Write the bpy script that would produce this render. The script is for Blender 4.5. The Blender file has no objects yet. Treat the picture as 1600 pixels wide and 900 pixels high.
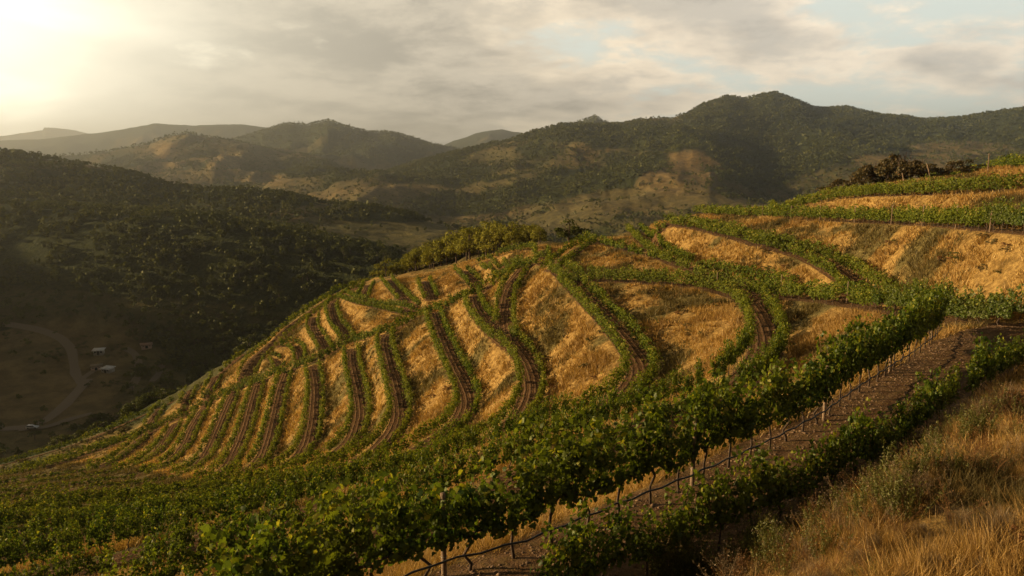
import bpy, math, random
import numpy as np
from mathutils import Vector
R = math.radians
rng = np.random.default_rng(7)
random.seed(7)
C = bpy.context.scene.collection
SC = bpy.context.scene

# ---------------------------------------------------------------- camera
F = 1155.0
PITCH = math.atan((450 - 245) / F)
cam_d = bpy.data.cameras.new('camera')
cam = bpy.data.objects.new('camera', cam_d); C.objects.link(cam)
cam_d.sensor_width = 36; cam_d.lens = 36 * F / 1600
cam_d.clip_start = 0.1; cam_d.clip_end = 30000
cam.rotation_euler = (math.pi / 2 - PITCH, 0, 0)
SC.camera = cam
SC.render.resolution_x = 1024; SC.render.resolution_y = 576

# ---------------------------------------------------------------- sun, exposure
SUN_AZ, SUN_EL = R(-90), R(15)          # azimuth from +Y, towards +X positive
SUN = (math.sin(SUN_AZ) * math.cos(SUN_EL), math.cos(SUN_AZ) * math.cos(SUN_EL), math.sin(SUN_EL))
sd = bpy.data.lights.new('sun', 'SUN'); sd.energy = 5.0; sd.angle = R(0.6); sd.color = (1.0, 0.73, 0.39)
so = bpy.data.objects.new('sun', sd); C.objects.link(so)
so.rotation_euler = (-Vector(SUN)).to_track_quat('-Z', 'Y').to_euler()
so.location = (-60, 20, 60)
SC.view_settings.view_transform = 'Standard'; SC.view_settings.look = 'None'
SC.view_settings.gamma = 1; SC.view_settings.exposure = 0.78; SC.view_settings.use_curve_mapping = False
SC.render.engine = 'CYCLES'
SC.cycles.use_denoising = True
SC.cycles.max_bounces = 5; SC.cycles.transparent_max_bounces = 8
SC.cycles.volume_bounces = 0; SC.cycles.caustics_reflective = False; SC.cycles.caustics_refractive = False

# ---------------------------------------------------------------- node helper
class NT:
    def __init__(s, tree): s.t = tree; s.n = tree.nodes; s.l = tree.links
    def node(s, typ, **kw):
        n = s.n.new(typ)
        for k, v in kw.items(): setattr(n, k, v)
        return n
    def put(s, sock, v):
        if v is None: return
        if isinstance(v, bpy.types.NodeSocket): s.l.new(v, sock)
        else: sock.default_value = v
    def math(s, op, a, b=None, c=None, clamp=False):
        n = s.node('ShaderNodeMath', operation=op, use_clamp=clamp)
        s.put(n.inputs[0], a); s.put(n.inputs[1], b); s.put(n.inputs[2], c); return n.outputs[0]
    def vmath(s, op, a, b=None):
        n = s.node('ShaderNodeVectorMath', operation=op)
        s.put(n.inputs[0], a); s.put(n.inputs[1], b)
        return n.outputs['Value'] if op in ('DOT_PRODUCT', 'LENGTH') else n.outputs[0]
    def noise(s, vec, scale, detail=4, rough=0.55, dist=0.0, col=False):
        n = s.node('ShaderNodeTexNoise')
        s.put(n.inputs['Vector'], vec); n.inputs['Scale'].default_value = scale
        n.inputs['Detail'].default_value = detail; n.inputs['Roughness'].default_value = rough
        n.inputs['Distortion'].default_value = dist
        return n.outputs['Color'] if col else n.outputs['Fac']
    def ramp(s, f, stops, interp='LINEAR'):
        n = s.node('ShaderNodeValToRGB'); n.color_ramp.interpolation = interp
        e = n.color_ramp.elements
        while len(e) < len(stops): e.new(0.5)
        for i, (p, c) in enumerate(stops):
            e[i].position = p; e[i].color = (c, c, c, 1) if isinstance(c, (int, float)) else (*c, 1)
        s.put(n.inputs[0], f); return n.outputs[0]
    def mix(s, f, a, b, mode='MIX'):
        n = s.node('ShaderNodeMix', data_type='RGBA', blend_type=mode)
        s.put(n.inputs[0], f)
        s.put(n.inputs[6], (*a, 1) if isinstance(a, tuple) else a)
        s.put(n.inputs[7], (*b, 1) if isinstance(b, tuple) else b)
        return n.outputs[2]
    def smooth(s, v, a, b):
        n = s.node('ShaderNodeMapRange', interpolation_type='SMOOTHSTEP')
        s.put(n.inputs[0], v); n.inputs[1].default_value = a; n.inputs[2].default_value = b
        return n.outputs[0]
    def attr(s, name, typ='GEOMETRY', out='Fac'):
        n = s.node('ShaderNodeAttribute', attribute_name=name, attribute_type=typ)
        return n.outputs[out]

# ---------------------------------------------------------------- world: sky with clouds
w = bpy.data.worlds.new('World'); SC.world = w; w.use_nodes = True
w.node_tree.nodes.clear(); t = NT(w.node_tree)
sky = t.node('ShaderNodeTexSky', sky_type='NISHITA'); sky.sun_disc = False
sky.sun_elevation = SUN_EL; sky.sun_rotation = SUN_AZ; sky.dust_density = 2.0
tc = t.node('ShaderNodeTexCoord').outputs['Generated']
dirn = t.vmath('NORMALIZE', tc)
sep = t.node('ShaderNodeSeparateXYZ'); t.put(sep.inputs[0], dirn)
dx, dy, dz = sep.outputs
zz = t.math('ADD', t.math('MAXIMUM', dz, 0.0), 0.22)
cmb = t.node('ShaderNodeCombineXYZ')
t.put(cmb.inputs[0], t.math('DIVIDE', dx, zz)); t.put(cmb.inputs[1], t.math('DIVIDE', dy, zz)); cmb.inputs[2].default_value = 3.3
pl = cmb.outputs[0]
big = t.noise(pl, 0.95, 7, 0.58, 0.15)
cmb2 = t.node('ShaderNodeCombineXYZ')
t.put(cmb2.inputs[0], t.math('DIVIDE', dx, zz)); t.put(cmb2.inputs[1], t.math('DIVIDE', dy, zz)); cmb2.inputs[2].default_value = 9.1
fine = t.noise(cmb2.outputs[0], 2.4, 12, 0.66, 0.12)
# cloud cover: fuller to the left, torn open to the right
cover = t.math('ADD', big, t.math('MULTIPLY', t.math('SUBTRACT', fine, 0.5), 0.5))
cover = t.math('SUBTRACT', cover, t.math('MULTIPLY', t.smooth(dx, 0.18, 0.42), 0.19))
cover = t.math('ADD', cover, 0.045)
cover = t.math('ADD', cover, t.math('MULTIPLY', t.smooth(dx, 0.2, -0.3), 0.2))
mask = t.smooth(cover, 0.37, 0.50)
thick = t.smooth(cover, 0.45, 0.61)
glow_dir = Vector((math.sin(R(-38)) * math.cos(R(7.5)), math.cos(R(-38)) * math.cos(R(7.5)), math.sin(R(7.5))))
gd = t.math('MAXIMUM', t.vmath('DOT_PRODUCT', dirn, tuple(glow_dir)), 0.0)
g1 = t.math('POWER', gd, 60.0); g2 = t.math('POWER', gd, 5.0)
lit = t.mix(t.smooth(fine, 0.35, 0.62), (0.40, 0.36, 0.31), (0.72, 0.61, 0.47))
cl = t.mix(thick, lit, t.mix(t.smooth(fine, 0.36, 0.62), (0.19, 0.18, 0.168), (0.40, 0.365, 0.315)))
cl = t.mix(t.smooth(dx, 0.5, -0.3), cl, t.mix(1.0, cl, (1.06, 1.0, 0.88), 'MULTIPLY'))
skyc = t.mix(1.0, sky.outputs[0], (0.05, 0.05, 0.05), 'MULTIPLY')
clear = t.mix(0.8, skyc, (0.54, 0.57, 0.51))
col = t.mix(mask, clear, cl)
gl = t.mix(t.math('MULTIPLY', t.math('POWER', gd, 9.0), 0.85, clamp=True), col, t.mix(thick, (1.0, 0.93, 0.72), (0.52, 0.48, 0.38)))
shaft = t.smooth(t.noise(pl, 0.9, 3, 0.5, 0.6), 0.38, 0.62)
gcol = t.mix(t.math('MULTIPLY', g1, t.math('ADD', 0.55, t.math('MULTIPLY', shaft, 0.6)), clamp=True), gl, (1.5, 1.4, 1.1))
# sky dimmed overhead and behind the viewer to cut the ambient light
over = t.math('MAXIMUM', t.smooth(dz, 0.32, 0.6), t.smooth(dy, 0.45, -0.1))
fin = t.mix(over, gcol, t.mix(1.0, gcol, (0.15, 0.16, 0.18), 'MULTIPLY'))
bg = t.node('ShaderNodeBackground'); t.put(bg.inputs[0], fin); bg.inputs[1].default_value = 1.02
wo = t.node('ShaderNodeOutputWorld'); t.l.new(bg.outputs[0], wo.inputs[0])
w.cycles.sampling_method = 'MANUAL'; w.cycles.sample_map_resolution = 512

# ---------------------------------------------------------------- projection
cp, sp = math.cos(PITCH), math.sin(PITCH)
def ray(px, py):
    a = (np.asarray(px, float) - 800) / F; b = (450 - np.asarray(py, float)) / F
    return a, cp + sp * b, -sp + cp * b
def at_h(px, py, h):      # point on the ray at height -h
    x, y, z = ray(px, py); k = -np.asarray(h, float) / z
    return np.stack([x * k, y * k, -np.asarray(h, float) + 0 * k], -1)
def at_d(px, py, D):      # point on the ray at forward distance D
    x, y, z = ray(px, py); k = np.asarray(D, float) / y
    return np.stack([x * k, y * k, z * k], -1)
def to_px(p):
    p = np.asarray(p, float)
    f = p[..., 1] * cp - p[..., 2] * sp; u = p[..., 1] * sp + p[..., 2] * cp
    return 800 + F * p[..., 0] / f, 450 - F * u / f, f

# ---------------------------------------------------------------- value noise
def vnoise(x, y, seed=0):
    xi = np.floor(x).astype(np.int64); yi = np.floor(y).astype(np.int64)
    fx = x - xi; fy = y - yi; fx = fx * fx * (3 - 2 * fx); fy = fy * fy * (3 - 2 * fy)
    def h(a, b):
        n = (a * 374761393 + b * 668265263 + seed * 1442695041) & 0xffffffff
        n = ((n ^ (n >> 13)) * 1274126177) & 0xffffffff
        return ((n ^ (n >> 16)) & 0xffffff) / float(0xffffff)
    a = h(xi, yi); b = h(xi + 1, yi); c = h(xi, yi + 1); d = h(xi + 1, yi + 1)
    return (a * (1 - fx) + b * fx) * (1 - fy) + (c * (1 - fx) + d * fx) * fy
def fbm(x, y, oct=5, seed=0, gain=0.5, ridged=False):
    s = 0; a = 1; tot = 0
    for i in range(oct):
        v = vnoise(x * 2 ** i + 17.3 * i, y * 2 ** i - 9.1 * i, seed + i)
        if ridged: v = 1 - np.abs(2 * v - 1)
        s = s + a * v; tot += a; a *= gain
    return s / tot
def sstep(v, a, b):
    k = np.clip((v - a) / (b - a), 0, 1); return k * k * (3 - 2 * k)

# ---------------------------------------------------------------- far relief: profile along the range for each bearing
def L3(pts): return [at_d(*p) for p in pts]          # (px, py, D)
def feature(pts3=(), polar=()):
    rows = [(math.degrees(math.atan2(p[0], p[1])), math.hypot(p[0], p[1]), p[2]) for p in pts3]
    rows += [tuple(p) for p in polar]
    rows.sort(); a = np.array(rows); return a
FE = [
 feature(polar=[(-180, 22, 5), (-135, 22, -6), (-90, 22, -11), (-45, 22, -14), (0, 22, -9), (45, 22, -6), (90, 22, 3), (135, 22, 8), (180, 22, 5)]),
 feature(polar=[(-180, 150, 30), (-135, 150, -35), (-100, 150, -78), (-60, 150, -80), (-35, 150, -70), (0, 150, -60), (20, 150, -28), (33, 150, -12), (45, 150, 5), (60, 150, 14), (90, 150, 30), (135, 150, 42), (180, 150, 30)]),
 feature(polar=[(-180, 260, 50), (-135, 260, -70), (-100, 260, -104), (-36, 255, -107), (-15, 265, -106), (0, 270, -100), (20, 280, -80), (30, 290, -42), (38, 290, -18), (60, 280, 28), (90, 280, 60), (135, 280, 70), (180, 260, 50)]),
 feature(polar=[(-180, 450, 70), (-135, 420, -90), (-90, 400, -100), (-50, 395, -103), (-36, 400, -103), (-20, 395, -104), (0, 395, -106), (20, 430, -100), (30, 440, -80), (38, 440, -50), (60, 450, 40), (90, 450, 85), (180, 450, 70)]),
 feature(L3([(-300, 305, 560), (0, 318, 520), (100, 330, 500), (230, 338, 480), (330, 346, 470), (420, 366, 455), (500, 383, 445), (560, 397, 435), (610, 412, 425)]),
         [(-180, 560, 80), (-120, 560, -60), (-80, 600, -40), (-3, 450, -98), (5, 500, -106), (20, 520, -108), (30, 520, -95), (38, 520, -70), (60, 560, 40), (90, 560, 90), (180, 560, 80)]),
 feature(L3([(-300, 290, 640), (0, 308, 600), (100, 318, 590), (230, 330, 580), (330, 340, 570), (420, 352, 560), (500, 366, 550), (600, 385, 545), (700, 400, 540), (760, 410, 530)]),
         [(-180, 640, 85), (-120, 640, -20), (-80, 650, 0), (0, 600, -108), (30, 620, -108), (38, 620, -80), (60, 660, 40), (90, 650, 95), (180, 640, 85)]),
 feature(L3([(-900, 95, 560), (-600, 128, 660), (-300, 188, 780), (0, 243, 800), (60, 249, 800), (150, 261, 780), (200, 273, 770), (260, 291, 750), (330, 301, 730), (400, 302, 710), (460, 309, 690), (500, 319, 680), (560, 322, 670), (620, 332, 660), (700, 354, 650), (740, 366, 640), (800, 378, 640)]),  # left end of this ridge, out of view, is raised to shade the valley
         [(-180, 850, 100), (-120, 800, 60), (-75, 690, 70), (8, 720, -110), (38, 720, -85), (60, 760, 50), (90, 800, 100), (180, 850, 100)]),
 feature(L3([(560, 350, 980), (700, 366, 950), (800, 368, 900), (850, 366, 880), (920, 362, 860), (1000, 352, 850), (1100, 345, 850), (1300, 330, 850), (1600, 310, 860), (1900, 290, 860)]),
         [(-180, 1000, 60), (-75, 1000, -40), (-36, 1000, -80), (-20, 1050, -100), (60, 950, 60), (90, 1000, 100), (180, 1000, 60)]),
 feature(L3([(0, 300, 1400), (250, 296, 1400), (430, 306, 1300), (560, 312, 1150), (700, 338, 1080), (800, 340, 1050), (900, 325, 1040), (1000, 305, 1040), (1060, 290, 1050), (1110, 285, 1050), (1180, 305, 1050), (1240, 312, 1050), (1300, 300, 1060), (1400, 285, 1060), (1600, 280, 1050), (1900, 260, 1050)]),
         [(-180, 1400, 100), (-75, 1500, -60), (60, 1200, 80), (90, 1300, 150), (180, 1400, 100)]),
 feature(L3([(0, 285, 1800), (200, 272, 1800), (330, 262, 1800), (440, 272, 1750), (520, 268, 1600), (570, 284, 1400), (650, 292, 1300), (720, 286, 1300), (800, 268, 1300), (900, 250, 1320), (1000, 238, 1350), (1060, 220, 1380), (1100, 222, 1380), (1150, 236, 1370), (1200, 256, 1370), (1250, 252, 1380), (1310, 238, 1380), (1360, 236, 1380), (1420, 248, 1370), (1500, 238, 1350), (1600, 228, 1330), (1900, 210, 1300)]),
         [(-180, 1700, 150), (-75, 1900, -60), (60, 1600, 150), (90, 1700, 200), (180, 1700, 150)]),
 feature(L3([(-300, 262, 2300), (0, 258, 2300), (130, 246, 2300), (180, 238, 2300), (230, 228, 2300), (262, 214, 2300), (290, 209, 2300), (330, 216, 2300), (380, 222, 2250), (440, 240, 2200), (500, 252, 2000), (540, 280, 1700), (575, 277, 1600), (620, 264, 1600), (680, 248, 1620), (720, 238, 1650), (790, 222, 1700), (850, 206, 1750), (895, 196, 1800), (960, 197, 1850), (1000, 193, 1880), (1050, 191, 1900), (1075, 180, 1900), (1100, 166, 1900), (1135, 155, 1900), (1165, 158, 1900), (1210, 149, 1900), (1250, 160, 1880), (1272, 171, 1870), (1325, 170, 1850), (1345, 176, 1840), (1400, 184, 1800), (1450, 190, 1780), (1500, 189, 1750), (1550, 182, 1730), (1600, 173, 1700), (1800, 150, 1650)]),
         [(-180, 2200, 160), (-75, 2400, -40), (60, 2000, 250), (90, 2100, 250), (180, 2200, 160)]),
 feature(L3([(0, 262, 2700), (300, 245, 2650), (500, 250, 2400), (600, 285, 2200), (800, 262, 2400), (1000, 240, 2500), (1200, 215, 2600), (1600, 220, 2400)]), [(-180, 2700, 60), (-75, 2800, -60), (90, 2700, 60), (180, 2700, 60)]),
 feature(L3([(-200, 262, 3200), (150, 250, 3200), (200, 243, 3200), (300, 228, 3200), (380, 216, 3150), (412, 203, 3100), (450, 193, 3100), (480, 196, 3100), (512, 189, 3100), (550, 202, 3100), (585, 209, 3100), (610, 208, 3100), (640, 215, 3100), (690, 231, 3100), (760, 243, 3100), (850, 235, 3000), (890, 197, 2900), (928, 184, 2900), (965, 200, 2900), (1000, 210, 2900), (1600, 225, 2900)]), [(-180, 3200, 60), (-75, 3300, -40), (90, 3200, 60), (180, 3200, 60)]),
 feature(L3([(0, 250, 4000), (700, 250, 4000), (1600, 240, 4000)]), [(-180, 4000, 0), (180, 4000, 0)]),
 feature(L3([(-200, 225, 5000), (60, 218, 5000), (160, 207, 5000), (240, 194, 5000), (300, 196, 5000), (380, 195, 5000), (450, 205, 5000), (600, 232, 5000), (690, 228, 5000), (745, 208, 5000), (782, 202, 5000), (820, 209, 5000), (870, 226, 5000), (1000, 235, 5000), (1600, 235, 5000)]), [(-180, 5000, 60), (180, 5000, 60)]),
 feature(L3([(0, 248, 6500), (1600, 248, 6500)]), [(-180, 6500, 0), (180, 6500, 0)]),
 feature(L3([(-300, 204, 8500), (-100, 204, 8500), (-40, 203, 8500), (0, 202, 8500), (30, 200, 8500), (58, 199, 8500), (85, 200, 8500), (112, 203, 8500), (140, 209, 8500), (170, 217, 8500), (400, 235, 8500), (1600, 240, 8500)]), [(-180, 8500, 50), (180, 8500, 50)]),
 feature(polar=[(-180, 10000, 0), (180, 10000, 0)]),
]
CRESTY = [0, 0, 0, 0, 1, 0, 1, 0, 0, 0, 1, 0, 1, 0, 1, 0, 1, 0]
def hfar(x, y):
    x = np.asarray(x, float); y = np.asarray(y, float); sh = x.shape
    x = x.ravel(); y = y.ravel()
    ph = np.degrees(np.arctan2(x, y)); r = np.hypot(x, y)
    RR = np.stack([np.interp(ph, f[:, 0], f[:, 1]) for f in FE]); ZZ = np.stack([np.interp(ph, f[:, 0], f[:, 2]) for f in FE])
    RR = np.concatenate([np.zeros((1, len(x))), RR]); ZZ = np.concatenate([np.full((1, len(x)), -1.7), ZZ])
    cr = np.array([0] + CRESTY, float)
    k = np.clip((RR <= r[None]).sum(0) - 1, 0, len(RR) - 2)
    i = np.arange(len(x))
    r0, r1, z0, z1 = RR[k, i], RR[k + 1, i], ZZ[k, i], ZZ[k + 1, i]
    u = np.clip((r - r0) / (r1 - r0), 0, 1)
    # monotone cubic through the features
    sl = (ZZ[1:] - ZZ[:-1]) / (RR[1:] - RR[:-1])
    m = np.zeros_like(ZZ); a, b = sl[:-1], sl[1:]
    m[1:-1] = np.where(a * b > 0, 2 * a * b / np.where(np.abs(a + b) < 1e-9, 1, a + b), 0)
    m0, m1 = m[k, i], m[k + 1, i]; dr = r1 - r0
    z = (2*u**3 - 3*u**2 + 1) * z0 + (u**3 - 2*u**2 + u) * dr * m0 + (-2*u**3 + 3*u**2) * z1 + (u**3 - u**2) * dr * m1
    c0, c1 = cr[k], cr[k + 1]
    calm = np.maximum(c0 * (1 - u) ** 2, c1 * u ** 2)
    amp = (1 - 0.85 * sstep(r, 5200, 6500)) * 0.022 * np.minimum(r, 2200) * (1 - 0.93 * calm) * sstep(r, 330, 700)
    lx, ly = x / 260., y / 260.
    n = fbm(lx + 0.5 * fbm(lx, ly, 2, 5), ly, 5, 11, 0.5, True) - 0.62
    n2 = fbm(x / 60., y / 60., 4, 31) - 0.5
    n3 = fbm(x / 95. + 0.4 * n, y / 95., 3, 141, 0.5, True) - 0.6
    z = z + amp * n * 1.9 + n3 * 0.0065 * np.minimum(r, 2200) * (1 - 0.8 * calm) * sstep(r, 500, 900) + n2 * 0.006 * np.minimum(r, 1500) * sstep(r, 200, 500)
    return z.reshape(sh)

# ---------------------------------------------------------------- the terraces
# every bench: name, [(px, py, h below camera)], half width, rows
BN = {}
def bench(name, pts, hw=1.55, rows=(-1, 1), off=1.08, kind='bench'):
    P = np.array(pts, float)
    if P.shape[1] == 3: W = at_h(P[:, 0], P[:, 1], P[:, 2])
    # resample smoothly (Catmull-Rom)
    out = []
    n = len(W)
    for i in range(n - 1):
        p0 = W[max(i - 1, 0)]; p1 = W[i]; p2 = W[i + 1]; p3 = W[min(i + 2, n - 1)]
        m = max(2, int(np.linalg.norm(p2 - p1) / 0.5))
        for k in range(m):
            u = k / m
            out.append(0.5 * ((2 * p1) + (-p0 + p2) * u + (2 * p0 - 5 * p1 + 4 * p2 - p3) * u * u + (-p0 + 3 * p1 - 3 * p2 + p3) * u ** 3))
    out.append(W[-1]); out = np.array(out)
    BN[name] = dict(c=out, hw=hw, rows=rows, off=off, kind=kind)
bench('path', [(300,1180,8),(560,1050,8),(760,962,8),(900,900,8),(1030,840,8),(1150,783,8),(1270,715,8),(1370,658,8),(1450,603,8),(1510,560,8.1),(1570,528,8.2),(1680,498,8)], 2.0, rows=())
bench('b0', [(200,990,13),(360,930,13),(559,868,13),(700,812,13),(800,763,13),(940,700,13),(1048,650,13),(1120,622,13),(1165,595,13),(1192,560,13),(1197,530,13),(1188,500,13),(1170,475,13),(1130,457,13),(1060,446,13.2),(980,440,13.6),(900,434,14),(872,424,14.4)])
bench('b1', [(-100,950,17),(100,905,17),(200,880,17),(400,830,17),(558,785,17),(694,745,17),(790,708,17),(880,672,17),(940,645,17),(985,612,16.9),(1000,580,16.6),(985,548,16.2),(955,510,15.6),(925,478,15.1),(895,448,14.6),(872,424,14.4)])
bench('b2', [(-100,885,21),(0,870,21),(200,840,21),(400,800,21),(550,770,21),(670,732,21),(740,702,21),(795,672,21),(822,638,20.9),(831,603,20.7),(820,565,20.2),(795,530,19.6),(789,500,19.2),(791,473,18.6),(799,447,17.6),(820,420,16.2)])
bench('b2s', [(737,462,20.2),(742,482,20.4),(760,507,20.2),(780,527,19.9),(800,545,20)], rows=(-1, 1))
bench('b3', [(-100,858,24.2),(0,845,24.2),(300,805,24.2),(500,762,24.2),(580,742,24.2),(640,714,24.2),(690,684,24.2),(720,658,24.1),(731,632,24),(726,608,23.9),(709,573,23.7),(694,540,23.5),(682,510,23.3),(676,490,23.2)])
bench('b4', [(-100,842,27.2),(0,828,27.2),(200,800,27.2),(400,770,27.2),(520,742,27.2),(575,716,27.2),(607,688,27.2),(623,661,27.2),(625,637,27.1),(617,600,27),(607,565,27),(601,535,26.9),(606,522,26.8)])
bench('b5', [(-100,828,30.3),(0,815,30.3),(150,795,30.3),(350,767,30.3),(450,748,30.3),(500,728,30.3),(535,705,30.3),(553,686,30.3),(562,660,30.3),(564,640,30.3),(559,608,30.2),(551,573,30),(549,548,29.9)])
bench('b6', [(-100,816,33.4),(0,804,33.4),(150,785,33.4),(300,765,33.4),(400,748,33.4),(440,737,33.4),(468,716,33.4),(482,695,33.4),(489,665,33.4),(492,640,33.4),(493,605,33.3),(488,575,33.2)])
bench('b7', [(-100,806,36.5),(0,796,36.5),(100,785,36.5),(250,768,36.5),(350,752,36.5),(390,737,36.5),(412,715,36.5),(424,680,36.5),(433,640,36.4),(441,605,36.2),(449,583,36)])
bench('b8', [(-100,797,39.5),(0,788,39.5),(100,778,39.5),(200,770,39.5),(290,762,39.5),(335,748,39.5),(360,728,39.5),(376,695,39.5),(386,667,39.4),(396,629,39.2),(404,602,39)])
bench('b9', [(-100,789,43),(0,780,43),(100,770,43),(200,760,43),(265,750,43),(303,736,43),(325,712,43),(340,680,42.8),(351,653,42.5),(361,629,42.2),(371,609,42)])
bench('b10', [(-100,783,46),(0,773,46),(100,762,46),(180,752,46),(235,740,46),(268,722,46),(290,698,46),(304,667,46),(320,640,45.6)])
bench('b11', [(-100,778,49),(0,766,49),(90,753,49),(160,744,49),(205,733,49),(240,713,49),(260,690,49),(276,664,48.6)])
bench('b12', [(-100,770,52),(0,757,52),(60,748,52),(120,740,52),(165,728,52),(195,710,52),(225,685,51.6)])
bench('b13', [(-100,758,55),(0,745,55),(70,730,55),(130,712,55),(185,692,54.5)])
bench('diag', [(845,412,15.2),(820,417,16.0),(785,436,18.3),(742,462,20.4),(700,480,22.3),(655,497,24.6),(606,520,26.8),(551,537,29.9),(488,567,33.2),(445,581,35.9),(405,597,38.8),(369,609,41.6),(325,633,45.3),(276,656,48.6),(228,678,51.4),(180,695,53.6),(100,722,56),(0,748,58),(-100,772,59)], 1.3, off=1.0)
bench('ramp', [(860,424,14.7),(880,408,13.9),(904,390,12.9),(930,378,12.5)], 1.4)
bench('s1', [(846,392,14.2),(847,403,14.6),(848,413,15.0)], 1.3, off=1.0)
bench('d1', [(990,362,12.0),(1006,376,12.2),(1028,396,12.3),(1060,414,12.2),(1110,430,12.2),(1170,444,12.2),(1230,454,12.0)], 1.5)
bench('d1w', [(925,376,12.5),(960,386,12.4),(1000,397,12.3),(1040,407,12.3)], 1.2, rows=(-1,))
bench('cr', [(1130,457,13),(1200,462,12.4),(1280,470,11.6),(1360,482,10.6),(1430,494,9.6),(1500,506,9.0),(1570,512,8.7),(1650,518,8.4),(1760,520,8.2)], 1.7)
bench('d2', [(1030,349,9.2),(1060,352,9.1),(1110,361,9.0),(1189,383,9.3),(1255,401,9.7),(1300,422,10.0),(1335,446,10.4),(1370,470,10.6)], 1.6)
bench('u1', [(1095,334,8.9),(1130,337,8.7),(1200,341,8.1),(1240,343,7.6),(1340,347,6.6),(1440,351,5.7),(1540,358,4.9),(1640,366,4.5),(1800,372,4.0)], 1.5, rows=(-1, 1))
bench('u2', [(1215,331,7.6),(1240,324,6.5),(1278,319,5.8),(1334,309,4.7),(1415,305,3.8),(1519,302,3.2),(1600,299,2.9),(1750,296,2.6)], 1.3, rows=(-1, 1))
bench('u3', [(1440,287,3.4),(1480,284,3.1),(1519,277,2.5),(1560,270,1.9),(1600,264,1.3),(1700,258,0.8)], 1.2, rows=(1, -1))
bench('v1', [(524,470,29.0),(518,484,29.3),(524,504,29.7),(536,520,29.8),(545,534,29.9)])
bench('v2', [(490,497,31.5),(489,515,32.0),(500,533,32.1),(508,548,32)])
bench('v3', [(438,540,34.7),(455,541,34.8),(467,551,34.6),(469,566,34.3)], 1.2, off=0.95)
bench('v4', [(418,560,36.6),(429,564,36.6),(437,575,36.3)], 1.1, off=0.9)
bench('w1', [(604,438,24.8),(618,455,24.9),(632,470,24.8),(645,484,24.8)])
bench('w2', [(662,441,22.4),(668,455,22.7),(674,468,22.9)])
bench('w3', [(720,424,20.0),(735,438,20.3),(748,453,20.6)])
bench('w4', [(758,416,18.6),(775,426,18.5),(787,435,18.4)], 1.2, off=0.95)
bench('w5', [(577,446,27.0),(570,460,27.0),(566,472,26.8)], 1.3)
bench('w6', [(534,460,27.8),(550,470,27.3),(575,477,26.8),(610,485,26.2),(640,492,25.2)], 1.2, rows=(-1, 1), off=0.95)
bench('top', [(768,415,17.4),(792,414,16.8),(818,413,16.2)], 1.0, rows=(1,), off=0.2)
bench('rim', [(745,413,18.6),(770,404,17.3),(795,396,16.0),(820,391,15.0),(838,390,14.4)], 1.0, rows=(1,), off=0.1)
bench('road', [(560,448,27.3),(533,458,28.4),(504,478,30.4),(469,502,32.8),(444,522,34.6),(422,544,36.8),(400,564,38.4),(385,590,40.0)], 2.0, rows=(1, -1), off=1.75)
bench('x1', [(380,553,39.5),(360,570,41),(345,582,42),(330,592,43)], 1.0, rows=(1,), off=0.1)
bench('x2', [(340,590,43.0),(331,605,43.4),(322,622,44)], 1.3)
bench('x3', [(300,610,46.0),(293,623,46.3),(287,638,46.8)], 1.3)
bench('x4', [(250,640,50.0),(240,655,50.3),(232,672,50.8)], 1.3)
bench('x5', [(270,628,49.5),(200,660,53),(130,690,55.5),(60,712,58),(0,728,60)], 1.0, rows=(1,), off=0.1)

GX0, GX1, GY0, GY1, GS = -150.0, 110.0, -25.0, 330.0, 0.5
gx = np.arange(GX0, GX1 + 1e-6, GS); gy = np.arange(GY0, GY1 + 1e-6, GS)
NX, NY = len(gx), len(gy)
XX, YY = np.meshgrid(gx, gy, indexing='ij')
near_d = np.full((NX, NY), 1e9); near_l = np.zeros((NX, NY)); near_w = np.ones((NX, NY)) * 1.5
fixw = np.zeros((NX, NY)); fixv = np.zeros((NX, NY))
for nm, b in BN.items():
    c = b['c']; Rr = b['hw'] + 2.5
    for k in range(len(c) - 1):
        p, q = c[k], c[k + 1]
        i0 = max(0, int((min(p[0], q[0]) - Rr - GX0) / GS)); i1 = min(NX, int((max(p[0], q[0]) + Rr - GX0) / GS) + 2)
        j0 = max(0, int((min(p[1], q[1]) - Rr - GY0) / GS)); j1 = min(NY, int((max(p[1], q[1]) + Rr - GY0) / GS) + 2)
        if i1 <= i0 or j1 <= j0: continue
        X = XX[i0:i1, j0:j1]; Y = YY[i0:i1, j0:j1]
        d = q[:2] - p[:2]; L2 = d @ d + 1e-9
        u = np.clip(((X - p[0]) * d[0] + (Y - p[1]) * d[1]) / L2, 0, 1)
        ex = X - p[0] - u * d[0]; ey = Y - p[1] - u * d[1]
        dist = np.hypot(ex, ey); sg = np.sign(d[0] * ey - d[1] * ex)
        z = p[2] + u * (q[2] - p[2])
        wgt = np.where(dist < b['hw'], 1.0 / (0.15 + dist) ** 4, 0)
        # keep only the best sample of this bench per cell by weighting strongly
        fixw[i0:i1, j0:j1] += wgt; fixv[i0:i1, j0:j1] += wgt * z
        S = near_d[i0:i1, j0:j1]; m = dist - b['hw'] < S - near_w[i0:i1, j0:j1]
        near_d[i0:i1, j0:j1] = np.where(m, dist, S)
        near_l[i0:i1, j0:j1] = np.where(m, dist * sg, near_l[i0:i1, j0:j1])
        near_w[i0:i1, j0:j1] = np.where(m, b['hw'], near_w[i0:i1, j0:j1])
fixed = fixw > 0
val = np.where(fixed, fixv / np.where(fixed, fixw, 1), 0)
def pin(p, rad=0.6, soft=True):
    i0 = int((p[0] - rad - GX0) / GS); i1 = int((p[0] + rad - GX0) / GS) + 1
    j0 = int((p[1] - rad - GY0) / GS); j1 = int((p[1] + rad - GY0) / GS) + 1
    for i in range(max(0, i0), min(NX, i1 + 1)):
        for j in range(max(0, j0), min(NY, j1 + 1)):
            if not (fixed[i, j] and soft): fixed[i, j] = True; val[i, j] = p[2]
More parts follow.
